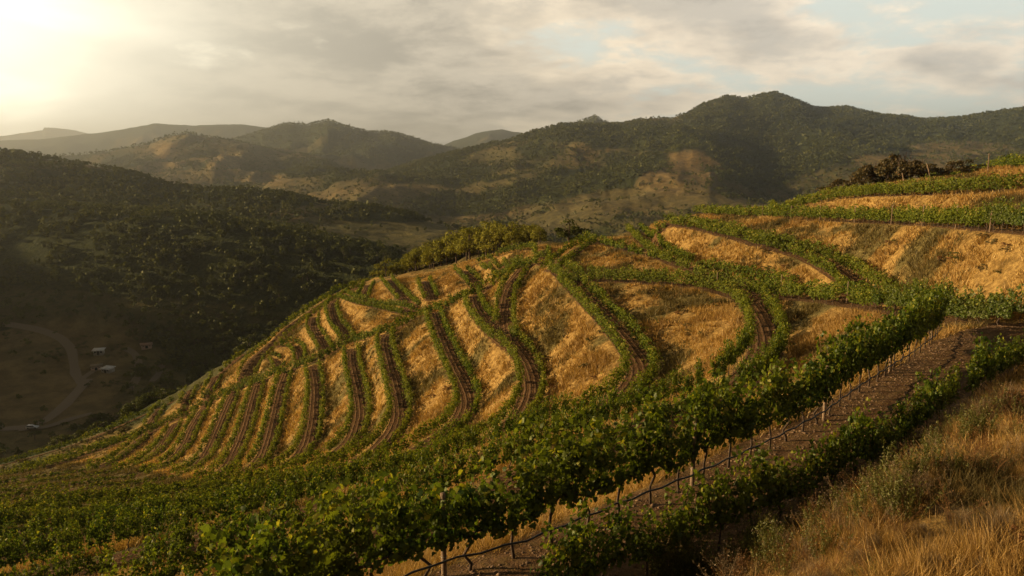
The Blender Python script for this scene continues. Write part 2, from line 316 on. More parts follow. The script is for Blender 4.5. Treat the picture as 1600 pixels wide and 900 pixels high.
def pinline(P, step=1.0, rad=0.5):
    P = np.array(P, float)
    for a, b in zip(P[:-1], P[1:]):
        n = max(1, int(np.linalg.norm(b - a) / step))
        for k in range(n): pin(a + (b - a) * k / n, rad)
# ground on the viewer's side of the path
pinline([at_d(*p) for p in [(1360, 965, 8.6), (1445, 885, 9.4), (1505, 825, 10.2), (1562, 758, 12.0), (1622, 684, 15.5), (1700, 625, 19)]])
pinline([at_d(*p) for p in [(1480, 960, 6.2), (1600, 900, 6.2), (1700, 800, 7.8), (1850, 680, 12)]])
pinline([(-6, 3, -4.0), (0, 1.0, -2.2), (3, 0, -1.6), (10, 0.5, -0.6), (20, 5, 1.0), (30, 12, 2.5), (45, 25, 3.5), (60, 45, 4.0)])
pinline([(0, -6, 0), (15, -8, 3), (30, -4, 6), (55, 5, 9), (80, 20, 11)])
# crest behind the spur, then the fall to the valley
crest = [at_d(*p) for p in [(925, 374, 118), (880, 382, 124), (838, 386, 130), (790, 397, 140), (740, 411, 148), (690, 421, 158), (640, 429, 166), (590, 434, 168), (545, 449, 164), (500, 474, 160), (460, 498, 157), (420, 530, 152), (385, 553, 148), (340, 578, 147), (300, 603, 147), (240, 634, 149), (180, 665, 150), (100, 697, 150), (0, 724, 147), (-100, 746, 142)]]
pinline(crest)
fall = []
for k, p in enumerate(crest):
    kk = k / (len(crest) - 1)
    fall.append((p[0] - 6, p[1] + 22, p[2] - (2.5 if kk < 0.34 else 12)))
pinline(fall, 2.0)
pinline([(p[0] - 12, p[1] + 50, p[2] - (7 if k < 7 else 32)) for k, p in enumerate(crest)], 2.0)
pinline([(p[0] - 16, p[1] + 90, p[2] - 32) for k, p in enumerate(crest[:7])], 2.0)
# crest on the right and the fall behind it
cr2 = [at_d(*p) for p in [(1000, 356, 112), (1060, 345, 120), (1130, 333, 118), (1210, 322, 112), (1260, 312, 102), (1320, 300, 92), (1400, 290, 86), (1460, 282, 84), (1520, 271, 84), (1600, 256, 82), (1750, 235, 80)]]
pinline(cr2)
pinline([(p[0] + 3, p[1] + 16, p[2] - 4.5) for p in cr2], 2.0)
pinline([(p[0] + 8, p[1] + 55, p[2] - 24) for p in cr2], 2.0)
bm_ = np.zeros((NX, NY), bool); bm_[:2] = bm_[-2:] = True; bm_[:, :2] = bm_[:, -2:] = True
hb = hfar(XX[bm_], YY[bm_]); val[bm_] = hb; fixed |= bm_

def solve(fx, v):
    lv = [(fx, v)]
    while min(lv[-1][0].shape) > 24:
        f, a = lv[-1]; nx, ny = (f.shape[0] + 1) // 2, (f.shape[1] + 1) // 2
        fp = np.zeros((nx * 2, ny * 2)); ap = np.zeros_like(fp)
        fp[:f.shape[0], :f.shape[1]] = f; ap[:f.shape[0], :f.shape[1]] = np.where(f, a, 0)
        s = fp.reshape(nx, 2, ny, 2).sum((1, 3)); q = ap.reshape(nx, 2, ny, 2).sum((1, 3))
        lv.append((s > 0, q / np.maximum(s, 1)))
    h = None
    for n, (f, a) in enumerate(reversed(lv)):
        if h is None: h = np.full(f.shape, a[f].mean())
        else:
            ix = np.clip((np.arange(f.shape[0]) - 0.5) / 2, 0, h.shape[0] - 1); iy = np.clip((np.arange(f.shape[1]) - 0.5) / 2, 0, h.shape[1] - 1)
            x0 = ix.astype(int); y0 = iy.astype(int); x1 = np.minimum(x0 + 1, h.shape[0] - 1); y1 = np.minimum(y0 + 1, h.shape[1] - 1)
            u = (ix - x0)[:, None]; q = (iy - y0)[None]
            h = (h[np.ix_(x0, y0)] * (1 - u) + h[np.ix_(x1, y0)] * u) * (1 - q) + (h[np.ix_(x0, y1)] * (1 - u) + h[np.ix_(x1, y1)] * u) * q
        h = np.where(f, a, h)
        for it in range(700 if n == 0 else (150 if n < 4 else 60)):
            g = np.pad(h, 1, mode='edge')
            h = np.where(f, a, 0.25 * (g[2:, 1:-1] + g[:-2, 1:-1] + g[1:-1, 2:] + g[1:-1, :-2]))
    return h
H = solve(fixed, val)
# light smoothing rounds the shoulders of the benches
for _ in range(2):
    g = np.pad(H, 1, mode='edge')
    H = 0.5 * H + 0.125 * (g[2:, 1:-1] + g[:-2, 1:-1] + g[1:-1, 2:] + g[1:-1, :-2])
bank = sstep(near_d - near_w, -0.2, 1.6)
rough = (fbm(XX / 2.6, YY / 2.6, 4, 3) - 0.5) * 1.0 + (fbm(XX / 9, YY / 9, 3, 8) - 0.5) * 1.2
edge = np.minimum(np.minimum(XX - GX0, GX1 - XX), np.minimum(YY - GY0, GY1 - YY))
H = H + (bank * (rough * 0.75 + (fbm(XX / 1.6, YY / 1.6, 2, 44, 0.5, True) - 0.6) * 0.35) + (1 - bank) * (fbm(XX / 1.2, YY / 1.2, 3, 4) - 0.5) * 0.14) * sstep(edge, 0, 8)
H = np.where(np.hypot(XX, YY) < 2.5, np.minimum(H, -1.5), H)
def hnear(x, y):
    fx = np.clip((np.asarray(x, float) - GX0) / GS, 0, NX - 1.001); fy = np.clip((np.asarray(y, float) - GY0) / GS, 0, NY - 1.001)
    i = fx.astype(int); j = fy.astype(int); u = fx - i; v = fy - j
    return (H[i, j] * (1 - u) + H[i + 1, j] * u) * (1 - v) + (H[i, j + 1] * (1 - u) + H[i + 1, j + 1] * u) * v
def inside(x, y, m=0.0):
    return (x > GX0 + m) & (x < GX1 - m) & (y > GY0 + m) & (y < GY1 - m)
def ground(x, y):
    x = np.asarray(x, float); y = np.asarray(y, float)
    return np.where(inside(x, y, 1), hnear(x, y), hfar(x, y))

# ================================================================ materials
def new_mat(name):
    m = bpy.data.materials.new(name); m.use_nodes = True; m.node_tree.nodes.clear()
    t = NT(m.node_tree); o = t.node('ShaderNodeOutputMaterial'); return m, t, o
def ground_mat(name, near):
    m, t, o = new_mat(name)
    pos = t.node('ShaderNodeNewGeometry').outputs['Position']
    n1 = t.noise(pos, 0.55 if near else 0.02, 6, 0.6)
    n2 = t.noise(pos, 3.0 if near else 0.12, 6, 0.65)
    n3 = t.noise(pos, 14.0 if near else 0.5, 4, 0.7)
    dry = t.mix(t.smooth(n2, 0.35, 0.65), (0.27, 0.155, 0.045), (0.54, 0.34, 0.110)) if near else t.mix(t.smooth(n2, 0.35, 0.65), (0.17, 0.105, 0.045), (0.30, 0.19, 0.080))
    dry = t.mix(t.smooth(n1, 0.52, 0.68), dry, (0.17, 0.10, 0.028))
    dry = t.mix(t.math('MULTIPLY', t.smooth(n3, 0.5, 0.75), 0.55), dry, (0.12, 0.065, 0.025))
    olive = t.mix(t.smooth(n2, 0.4, 0.62), (0.055, 0.055, 0.020), (0.13, 0.115, 0.042))
    earth = t.mix(t.smooth(n3, 0.3, 0.7), (0.062, 0.031, 0.013), (0.145, 0.076, 0.030))
    earth = t.mix(t.smooth(n2, 0.45, 0.7), earth, (0.175, 0.098, 0.038))
    brown = t.mix(t.smooth(n2, 0.35, 0.65), (0.075, 0.062, 0.024), (0.14, 0.105, 0.042))
    forest = t.mix(t.smooth(n3, 0.35, 0.65), (0.020, 0.028, 0.009), (0.052, 0.058, 0.018))
    a = t.attr
    c = t.mix(a('gold'), brown, dry)
    c = t.mix(a('olive'), c, olive)
    wn = t.smooth(t.math('ADD', a('wood'), t.math('MULTIPLY', t.math('SUBTRACT', n2, 0.5), 1.1)), 0.35, 0.62)
    c = t.mix(wn, c, forest)
    hgt = t.math('MULTIPLY', n3, 0.5); hgt = t.math('ADD', hgt, n2)
    if near:
        lat = a('lat')
        wob = t.math('ADD', lat, t.math('MULTIPLY', t.math('SUBTRACT', t.noise(pos, 1.2, 3), 0.5), 0.16))
        furrow = t.math('SINE', t.math('MULTIPLY', wob, 13.5))
        fs = t.math('MULTIPLY', t.smooth(furrow, -0.2, 0.9), t.smooth(n1, 0.30, 0.6))
        tr = t.mix(fs, earth, t.mix(0.5, earth, (0.23, 0.14, 0.075)))
        tr = t.mix(t.math('MULTIPLY', t.math('SUBTRACT', 1.0, a('till')), t.smooth(n2, 0.45, 0.6)), tr, (0.13, 0.080, 0.032))
        edge = t.math('ADD', a('bench'), t.math('MULTIPLY', t.math('SUBTRACT', n2, 0.5), 0.5))
        bf = t.smooth(edge, 0.4, 0.6)
        c = t.mix(bf, c, tr)
        hgt = t.math('ADD', hgt, t.math('MULTIPLY', t.math('MULTIPLY', fs, bf), t.math('MULTIPLY', a('till'), 0.9)))
    bs = t.node('ShaderNodeBsdfPrincipled'); t.put(bs.inputs['Base Color'], c); bs.inputs['Roughness'].default_value = 0.95
    bs.inputs['Specular IOR Level'].default_value = 0.1
    bp = t.node('ShaderNodeBump'); bp.inputs['Strength'].default_value = 0.9; bp.inputs['Distance'].default_value = 0.22 if near else 2.5
    t.put(bp.inputs['Height'], hgt); t.put(bs.inputs['Normal'], bp.outputs[0])
    t.l.new(bs.outputs[0], o.inputs[0]); return m
def leaf_mat(name, dark, light, yel, trans=0.45, gloss=0.06, big=0.0):
    m, t, o = new_mat(name)
    k = t.attr('tint')
    c = t.mix(t.smooth(k, 0.0, 0.8), dark, light); c = t.mix(t.smooth(k, 0.88, 0.95), c, yel)
    oi = t.node('ShaderNodeObjectInfo').outputs['Random']
    c = t.mix(t.math('MULTIPLY', oi, 0.35), c, t.mix(0.5, dark, yel))
    if big:
        pos = t.node('ShaderNodeNewGeometry').outputs['Position']
        n = t.noise(pos, big, 3, 0.6)
        c = t.mix(t.smooth(n, 0.35, 0.7), c, t.mix(0.45, dark, light))
    d = t.node('ShaderNodeBsdfDiffuse'); t.put(d.inputs[0], c)
    tr = t.node('ShaderNodeBsdfTranslucent'); t.put(tr.inputs[0], t.mix(1.0, c, (1.25, 1.2, 0.55), 'MULTIPLY'))
    gl = t.node('ShaderNodeBsdfGlossy'); gl.inputs[0].default_value = (0.6, 0.6, 0.5, 1); gl.inputs[1].default_value = 0.5
    mx = t.node('ShaderNodeMixShader'); mx.inputs[0].default_value = trans
    t.l.new(d.outputs[0], mx.inputs[1]); t.l.new(tr.outputs[0], mx.inputs[2])
    m2 = t.node('ShaderNodeMixShader'); m2.inputs[0].default_value = gloss
    t.l.new(mx.outputs[0], m2.inputs[1]); t.l.new(gl.outputs[0], m2.inputs[2])
    t.l.new(m2.outputs[0], o.inputs[0]); return m
def plain_mat(name, c1, c2, scale=8, rough=0.85, metal=0.0, bump=0.3, coord='Object'):
    m, t, o = new_mat(name)
    tc = t.node('ShaderNodeTexCoord').outputs[coord]
    n = t.noise(tc, scale, 5, 0.6)
    bs = t.node('ShaderNodeBsdfPrincipled'); t.put(bs.inputs['Base Color'], t.mix(t.smooth(n, 0.3, 0.7), c1, c2))
    bs.inputs['Roughness'].default_value = rough; bs.inputs['Metallic'].default_value = metal
    bp = t.node('ShaderNodeBump'); bp.inputs['Strength'].default_value = bump; bp.inputs['Distance'].default_value = 0.02
    t.put(bp.inputs['Height'], n); t.put(bs.inputs['Normal'], bp.outputs[0])
    t.l.new(bs.outputs[0], o.inputs[0]); return m
M = {}
M['near'] = ground_mat('hillside_ground', True)
M['far'] = ground_mat('country_ground', False)
M['vine'] = leaf_mat('vine_leaf', (0.022, 0.052, 0.008), (0.115, 0.160, 0.016), (0.30, 0.28, 0.03), 0.5, 0.03)
M['rowleaf'] = leaf_mat('row_leaf', (0.042, 0.070, 0.009), (0.155, 0.185, 0.020), (0.28, 0.24, 0.04), 0.42, 0.01)
M['bark'] = plain_mat('vine_bark', (0.035, 0.022, 0.014), (0.10, 0.065, 0.042), 30, 0.95)
M['grove'] = leaf_mat('sunlit_pine_needles', (0.085, 0.090, 0.014), (0.24, 0.225, 0.030), (0.30, 0.25, 0.04), 0.3, 0.01, 0.03)  # brighter copy of the pine needles, sunlight put into the colour
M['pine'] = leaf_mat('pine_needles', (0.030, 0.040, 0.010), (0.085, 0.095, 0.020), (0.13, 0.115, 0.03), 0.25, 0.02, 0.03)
M['fwood'] = leaf_mat('far_wood_leaf', (0.018, 0.028, 0.007), (0.105, 0.115, 0.022), (0.17, 0.145, 0.035), 0.2, 0.02, 0.02)
M['brownleaf'] = leaf_mat('brown_oak_leaf', (0.026, 0.024, 0.009), (0.085, 0.064, 0.018), (0.15, 0.08, 0.03), 0.3, 0.03)
M['straw'] = leaf_mat('straw', (0.18, 0.095, 0.026), (0.46, 0.285, 0.090), (0.60, 0.44, 0.19), 0.35, 0.03)
M['pale'] = leaf_mat('pale_straw', (0.10, 0.062, 0.032), (0.26, 0.18, 0.105), (0.42, 0.32, 0.21), 0.3, 0.03)
M['weed'] = leaf_mat('weed_leaf', (0.048, 0.060, 0.012), (0.125, 0.130, 0.026), (0.26, 0.18, 0.06), 0.4, 0.03)
M['scrub'] = leaf_mat('scrub_leaf', (0.075, 0.058, 0.022), (0.16, 0.125, 0.045), (0.24, 0.15, 0.06), 0.3, 0.02)
M['rust'] = leaf_mat('rust_leaf', (0.11, 0.045, 0.018), (0.23, 0.11, 0.040), (0.36, 0.21, 0.10), 0.3, 0.02)
M['wood'] = plain_mat('post_wood', (0.12, 0.075, 0.045), (0.24, 0.165, 0.105), 14, 0.9)
M['hose'] = plain_mat('hose_black', (0.012, 0.012, 0.012), (0.03, 0.028, 0.025), 20, 0.6)
M['steel'] = plain_mat('galvanised', (0.20, 0.18, 0.16), (0.36, 0.33, 0.29), 12, 0.6, 0.3)
M['dirt'] = plain_mat('track_dirt', (0.12, 0.088, 0.052), (0.18, 0.135, 0.085), 0.2, 0.95, coord='Generated')
M['wall'] = plain_mat('plaster', (0.26, 0.23, 0.19), (0.40, 0.36, 0.30), 1.5, 0.9)
M['pinkwall'] = plain_mat('pink_plaster', (0.48, 0.33, 0.25), (0.58, 0.42, 0.33), 0.8, 0.9)
M['roof'] = plain_mat('sheet_roof', (0.40, 0.39, 0.37), (0.66, 0.64, 0.60), 1.2, 0.7)
M['tile'] = plain_mat('clay_roof', (0.18, 0.10, 0.065), (0.26, 0.16, 0.11), 1.2, 0.9)
M['paint'] = plain_mat('car_paint', (0.65, 0.65, 0.66), (0.72, 0.72, 0.72), 2, 0.35)
M['glass'] = plain_mat('dark_glass', (0.02, 0.022, 0.025), (0.03, 0.03, 0.035), 2, 0.15)
M['rubber'] = plain_mat('rubber', (0.02, 0.02, 0.02), (0.03, 0.03, 0.03), 4, 0.8)
M['stone'] = plain_mat('stone', (0.09, 0.05, 0.028), (0.24, 0.15, 0.085), 6, 0.95)

# ================================================================ mesh helpers
def link(name, V, Fc, mat, parent=None, tint=None, smooth=False, attrs=None, loc=None):
    """V (n,3); Fc list of index arrays (k,m) all faces of size m, or a list of such arrays"""
    me = bpy.data.meshes.new(name)
    V = np.asarray(V, np.float32)
    Fs = Fc if isinstance(Fc, list) else [Fc]
    Fs = [np.asarray(f, np.int32) for f in Fs if len(f)]
    nl = sum(f.size for f in Fs); nf = sum(len(f) for f in Fs)
    me.vertices.add(len(V)); me.vertices.foreach_set('co', V.ravel())
    me.loops.add(nl); me.loops.foreach_set('vertex_index', np.concatenate([f.ravel() for f in Fs]))
    me.polygons.add(nf)
    sizes = np.concatenate([np.full(len(f), f.shape[1], np.int32) for f in Fs])
    me.polygons.foreach_set('loop_start', np.concatenate([[0], np.cumsum(sizes)[:-1]]).astype(np.int32))
    me.update(calc_edges=True)
    if smooth: me.polygons.foreach_set('use_smooth', np.ones(nf, bool))
    at = dict(attrs or {})
    if tint is not None: at['tint'] = tint
    for k, v in at.items():
        a = me.attributes.new(k, 'FLOAT', 'POINT'); a.data.foreach_set('value', np.asarray(v, np.float32).ravel())
    me.materials.append(mat); me.validate()
    o = bpy.data.objects.new(name, me); C.objects.link(o)
    if parent is not None: o.parent = parent
    if loc is not None: o.location = loc
    return o
def tag(o, label, cat, group=None, kind=None):
    if label: o['label'] = label
    if cat: o['category'] = cat
    if group: o['group'] = group
    if kind: o['kind'] = kind
    return o
def empty(name, loc, rz=0.0, scale=1.0):
    o = bpy.data.objects.new(name, None); C.objects.link(o); o.location = loc
    o.rotation_euler = (0, 0, rz); o.scale = (scale,) * 3; o.empty_display_size = 0.2; return o
def dup(root, loc, rz=0.0, scale=1.0, tilt=0.0):
    r = root.copy(); C.objects.link(r); r.location = loc; r.rotation_euler = (tilt, 0, rz)
    r.scale = (scale,) * 3 if not isinstance(scale, tuple) else scale
    for ch in root.children:
        c = ch.copy(); C.objects.link(c); c.parent = r
        for g in ch.children:
            d = g.copy(); C.objects.link(d); d.parent = c
    return r
def unit(v): return v / np.maximum(np.linalg.norm(v, axis=-1, keepdims=True), 1e-9)
def frames(nrm, r):
    """two tangents for each normal, turned at random"""
    a = unit(np.cross(nrm, unit(r.normal(size=nrm.shape)))); b = np.cross(nrm, a); return a, b
def cards(P, nrm, size, r, asp=1.0, fold=0.25):
    """folded four-cornered leaves"""
    n = len(P); a, b = frames(nrm, r); s = np.asarray(size).reshape(-1, 1) * np.ones((n, 1))
    V = np.stack([P - a * s * 0.5 * asp, P - b * s * 0.5 + nrm * s * fold * 0.5, P + a * s * 0.5 * asp, P + b * s * 0.5 + nrm * s * fold * 0.5], 1)
    I = np.arange(n)[:, None] * 4
    return V.reshape(-1, 3), np.concatenate([I + [0, 1, 2], I + [0, 2, 3]], 0)
LEAF = np.array([(0, -0.42), (0.16, -0.5), (0.42, -0.34), (0.34, -0.12), (0.52, 0.1), (0.26, 0.2), (0.14, 0.5), (0, 0.62), (-0.14, 0.5), (-0.26, 0.2), (-0.52, 0.1), (-0.34, -0.12), (-0.42, -0.34), (-0.16, -0.5)])
def lobed(P, nrm, size, r):
    n = len(P); a, b = frames(nrm, r); s = np.asarray(size).reshape(-1, 1, 1)
    L = np.concatenate([[(0, 0)], LEAF]); cup = -0.35 * (L[:, 0] ** 2 + 0.6 * L[:, 1] ** 2)
    V = P[:, None] + s * (a[:, None] * L[None, :, 0:1] + b[:, None] * L[None, :, 1:2] + nrm[:, None] * cup[None, :, None])
    k = len(LEAF); I = (np.arange(n) * (k + 1))[:, None, None]
    T = np.array([(0, 1 + i, 1 + (i + 1) % k) for i in range(k)])[None]
    return V.reshape(-1, 3), (I + T).reshape(-1, 3), k + 1
def tube(P, rad, seg=6, cap=True):
    P = np.array(P, float); rad = np.broadcast_to(rad, (len(P),)); d = unit(np.gradient(P, axis=0))
    up = np.array([0, 0, 1.0]); 
    if abs(d[0] @ up) > 0.9: up = np.array([1.0, 0, 0])
    a = unit(np.cross(d, up)); b = np.cross(d, a); th = np.linspace(0, 2 * math.pi, seg, endpoint=False)
    V = (P[:, None] + rad[:, None, None] * (a[:, None] * np.cos(th)[None, :, None] + b[:, None] * np.sin(th)[None, :, None])).reshape(-1, 3)
    Q = []
    for i in range(len(P) - 1):
        for j in range(seg):
            Q.append((i * seg + j, i * seg + (j + 1) % seg, (i + 1) * seg + (j + 1) % seg, (i + 1) * seg + j))
    return V, np.array(Q)
def join(parts):
    V = []; Fd = {}; o = 0
    for v, f in parts:
        V.append(v)
        for ff in (f if isinstance(f, list) else [f]):
            Fd.setdefault(ff.shape[1], []).append(ff + o)
        o += len(v)
    return np.concatenate(V), [np.concatenate(x) for x in Fd.values()]
def box(x0, x1, y0, y1, z0, z1):
    V = np.array([(x, y, z) for z in (z0, z1) for y in (y0, y1) for x in (x0, x1)], float)
    return V, np.array([(0, 2, 3, 1), (4, 5, 7, 6), (0, 1, 5, 4), (2, 6, 7, 3), (0, 4, 6, 2), (1, 3, 7, 5)])
def raycast(px, py, d0=5.0, d1=3000.0):
    x, y, z = ray(px, py); D = d0
    prev = None
    ds = d0 * (d1 / d0) ** np.linspace(0, 1, 2600)
    g = ground(x * ds / y, ds); h = z * ds / y - g
    k = np.argmax(h < 0)
    if h[k] >= 0: return None
    if k == 0: return np.array([x * ds[0] / y, ds[0], g[0]])
    u = h[k - 1] / (h[k - 1] - h[k]); D = ds[k - 1] + u * (ds[k] - ds[k - 1])
    return np.array([x * D / y, D, float(ground(np.array([x * D / y]), np.array([D]))[0])])

# ================================================================ land cover
COVER = [  # px, py, rx, ry, wood value, gold, olive, dist range
 (1210, 168, 170, 34, 0.95, 0, 0.1, 900, 2400), (1500, 190, 260, 20, 0.85, 0, 0.3, 900, 2400), (900, 205, 110, 18, 0.8, 0, 0.3, 1200, 2400),
 (600, 350, 115, 42, 0.02, 0.0, 0.75, 440, 720), (640, 372, 80, 24, 0.0, 0.05, 0.7, 440, 720), (520, 345, 60, 30, 0.1, 0.0, 0.8, 440, 720),
 (380, 420, 200, 55, 0.98, 0, 0, 300, 560), (150, 400, 190, 50, 0.74, 0, 0.3, 300, 600), (560, 425, 110, 35, 0.95, 0, 0, 260, 560), (100, 345, 200, 22, 0.8, 0, 0.3, 300, 620),
 (90, 480, 260, 30, 0.42, 0, 0.5, 300, 520), (330, 500, 120, 30, 0.5, 0.05, 0.4, 240, 480),
 (70, 590, 170, 90, 0.03, 0.22, 0.05, 200, 460), (40, 540, 90, 28, 0.02, 0.03, 0.0, 230, 440), (260, 600, 80, 50, 0.35, 0, 0.5, 200, 420), (330, 540, 60, 50, 0.8, 0, 0.5, 180, 420), (190, 655, 120, 26, 0.8, 0, 0.5, 150, 330), (60, 700, 90, 22, 0.7, 0, 0.5, 150, 300),
 (180, 290, 230, 34, 0.62, 0, 0.5, 560, 850), (410, 310, 120, 18, 0.95, 0, 0, 560, 850), (600, 335, 130, 12, 0.9, 0, 0, 600, 850),
 (1105, 252, 78, 40, 0.10, 0.62, 0.1, 900, 1700), (1050, 285, 60, 25, 0.22, 0.5, 0.2, 900, 1700), (1150, 290, 50, 20, 0.35, 0.3, 0.3, 900, 1500), (950, 318, 130, 24, 0.06, 0.16, 0.45, 800, 1250), (860, 350, 70, 22, 0.04, 0.10, 0.6, 750, 1200), (1010, 330, 60, 12, 0.2, 0.3, 0.4, 700, 1200),
 (1050, 350, 160, 18, 0.4, 0.15, 0.5, 600, 1100), (640, 305, 60, 18, 0.12, 0.35, 0.3, 900, 1700), (790, 280, 60, 16, 0.15, 0.12, 0.6, 900, 1600), (740, 320, 90, 20, 0.75, 0, 0.2, 800, 1500), (850, 300, 90, 26, 0.7, 0, 0.2, 900, 1600),
 (1190, 225, 110, 62, 0.95, 0, 0.1, 900, 2200), (1010, 215, 110, 28, 0.85, 0, 0.1, 1200, 2200), (1400, 215, 200, 28, 0.85, 0, 0.2, 900, 2200), (1420, 252, 90, 16, 0.2, 0.35, 0.2, 900, 1700), (1330, 290, 90, 30, 0.5, 0.2, 0.3, 700, 1500), (1500, 235, 80, 20, 0.3, 0.25, 0.2, 900, 1700), (700, 270, 90, 18, 0.85, 0, 0.1, 1100, 2000), (770, 245, 60, 14, 0.2, 0.1, 0.7, 1300, 2000),
 (262, 235, 30, 16, 0.05, 0.5, 0.1, 1500, 2600), (355, 255, 40, 16, 0.1, 0.45, 0.2, 1500, 2600), (410, 280, 50, 12, 0.1, 0.4, 0.2, 1200, 2600), (300, 275, 90, 14, 0.3, 0.2, 0.3, 1200, 2600), (480, 262, 60, 14, 0.6, 0.1, 0.5, 1200, 2600),
]
def cover(x, y, z):
    px, py, f = to_px(np.stack([x, y, z], -1)); r = np.hypot(x, y)
    ok = f > 1
    wood = 0.35 + 0.3 * sstep(r, 2300, 2700) + 1.5 * (fbm(x / 140., y / 140., 4, 77) - 0.42); gold = 0.10 + 0.5 * sstep(fbm(x / 200., y / 200., 3, 51), 0.5, 0.7); olive = 0.35 + 0 * wood
    wx = (fbm(x / 110., y / 110., 5, 91, 0.62) - 0.5) * 1.7; 
    for (cx, cy, rx, ry, wv, gv, ov, r0, r1) in COVER:
        d = np.hypot((px - cx) / rx, (py - cy) / ry) + wx * 0.9
        k = (1 - sstep(d, 0.6, 1.15)) * (ok & (r > r0) & (r < r1))
        wood = wood * (1 - k) + wv * k; gold = gold * (1 - k) + gv * k; olive = olive * (1 - k) + ov * k
    return np.clip(wood, 0, 1), np.clip(gold, 0, 1), np.clip(olive, 0, 1)

# ================================================================ ground meshes
def build_near():
    V = np.stack([XX, YY, H], -1).reshape(-1, 3)
    i = np.arange(NX * NY).reshape(NX, NY)
    Q = np.stack([i[:-1, :-1], i[1:, :-1], i[1:, 1:], i[:-1, 1:]], -1).reshape(-1, 4)
    bt = 1 - sstep(near_d - near_w + np.where(near_w < 1.9, 0.42, 0.0), -0.3, 0.3)
    wood, g0, ol0 = cover(XX, YY, H)
    # dry golden grass on the spur and round the bowl; darker scrub beyond its crest
    cr = np.array(crest + cr2); cr = cr[np.argsort(cr[:, 0])]
    yc = np.interp(XX, cr[:, 0], cr[:, 1]); beyond = sstep(YY - yc + 13 * sstep(-XX, 38, 60), -1, 8)
    left = sstep(XX + YY * 0.25, -62, -44)
    gold = (0.78 + 0.5 * (fbm(XX / 5, YY / 5, 3, 21) - 0.5)) * (1 - beyond) * left * (1 - 0.45 * sstep(42 - YY, 0, 10) * (1 - sstep(XX - 3, 0, 6))) + g0 * beyond
    olive = np.clip(sstep(fbm(XX / 4, YY / 4, 4, 61), 0.56, 0.68) * 0.8 * (1 - beyond) + 0.6 * (1 - left) + ol0 * beyond, 0, 1)
    olive = np.maximum(olive, 0.9 * beyond * sstep(-XX, 30, 45)); wood = np.maximum(wood, 0.42 * sstep(-XX, 30, 45))
    wood = wood * beyond + (1 - beyond) * 0.0
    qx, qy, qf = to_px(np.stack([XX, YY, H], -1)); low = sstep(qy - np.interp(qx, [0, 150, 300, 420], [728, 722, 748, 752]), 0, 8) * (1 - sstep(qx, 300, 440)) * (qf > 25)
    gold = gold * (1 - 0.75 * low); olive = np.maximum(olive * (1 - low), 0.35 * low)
    wide = 1.0 * (near_w < 1.95)
    return tag(link('hillside', V, Q, M['near'], smooth=True, attrs=dict(bench=bt.ravel(), lat=near_l.ravel(), till=(wide).ravel(), gold=np.clip(gold, 0, 1).ravel(), olive=olive.ravel(), wood=np.clip(wood, 0, 1).ravel())), None, None, kind='structure')
build_near()
def build_far():
    az = np.concatenate([np.arange(-180, -60, 1.5), np.arange(-60, -40, 0.5), np.arange(-40, 40, 0.11), np.arange(40, 70, 0.5), np.arange(70, 180.1, 1.5)])
    rr = np.concatenate([[22, 40, 70, 95, 110, 122], np.arange(134, 480, 3.2), 480 * (10000 / 480) ** np.linspace(0, 1, 300)])
    A, Rg = np.meshgrid(np.radians(az), rr, indexing='ij')
    X = np.sin(A) * Rg; Y = np.cos(A) * Rg; Z = hfar(X, Y)
    na, nr = X.shape; i = np.arange(na * nr).reshape(na, nr)
    ins = inside(X, Y, 0.7)
    q = ins[:-1, :-1] & ins[1:, :-1] & ins[1:, 1:] & ins[:-1, 1:]
    Q = np.stack([i[:-1, :-1], i[1:, :-1], i[1:, 1:], i[:-1, 1:]], -1)[~q]
    Z = np.where(ins, np.minimum(Z, hnear(X, Y)) - 0.6, Z)
    w_, g_, o_ = cover(X, Y, Z)
    tag(link('hills', np.stack([X, Y, Z], -1).reshape(-1, 3), Q[:, ::-1], M['far'], smooth=True, attrs=dict(wood=w_.ravel(), gold=g_.ravel(), olive=o_.ravel())), None, None, kind='structure')
build_far()

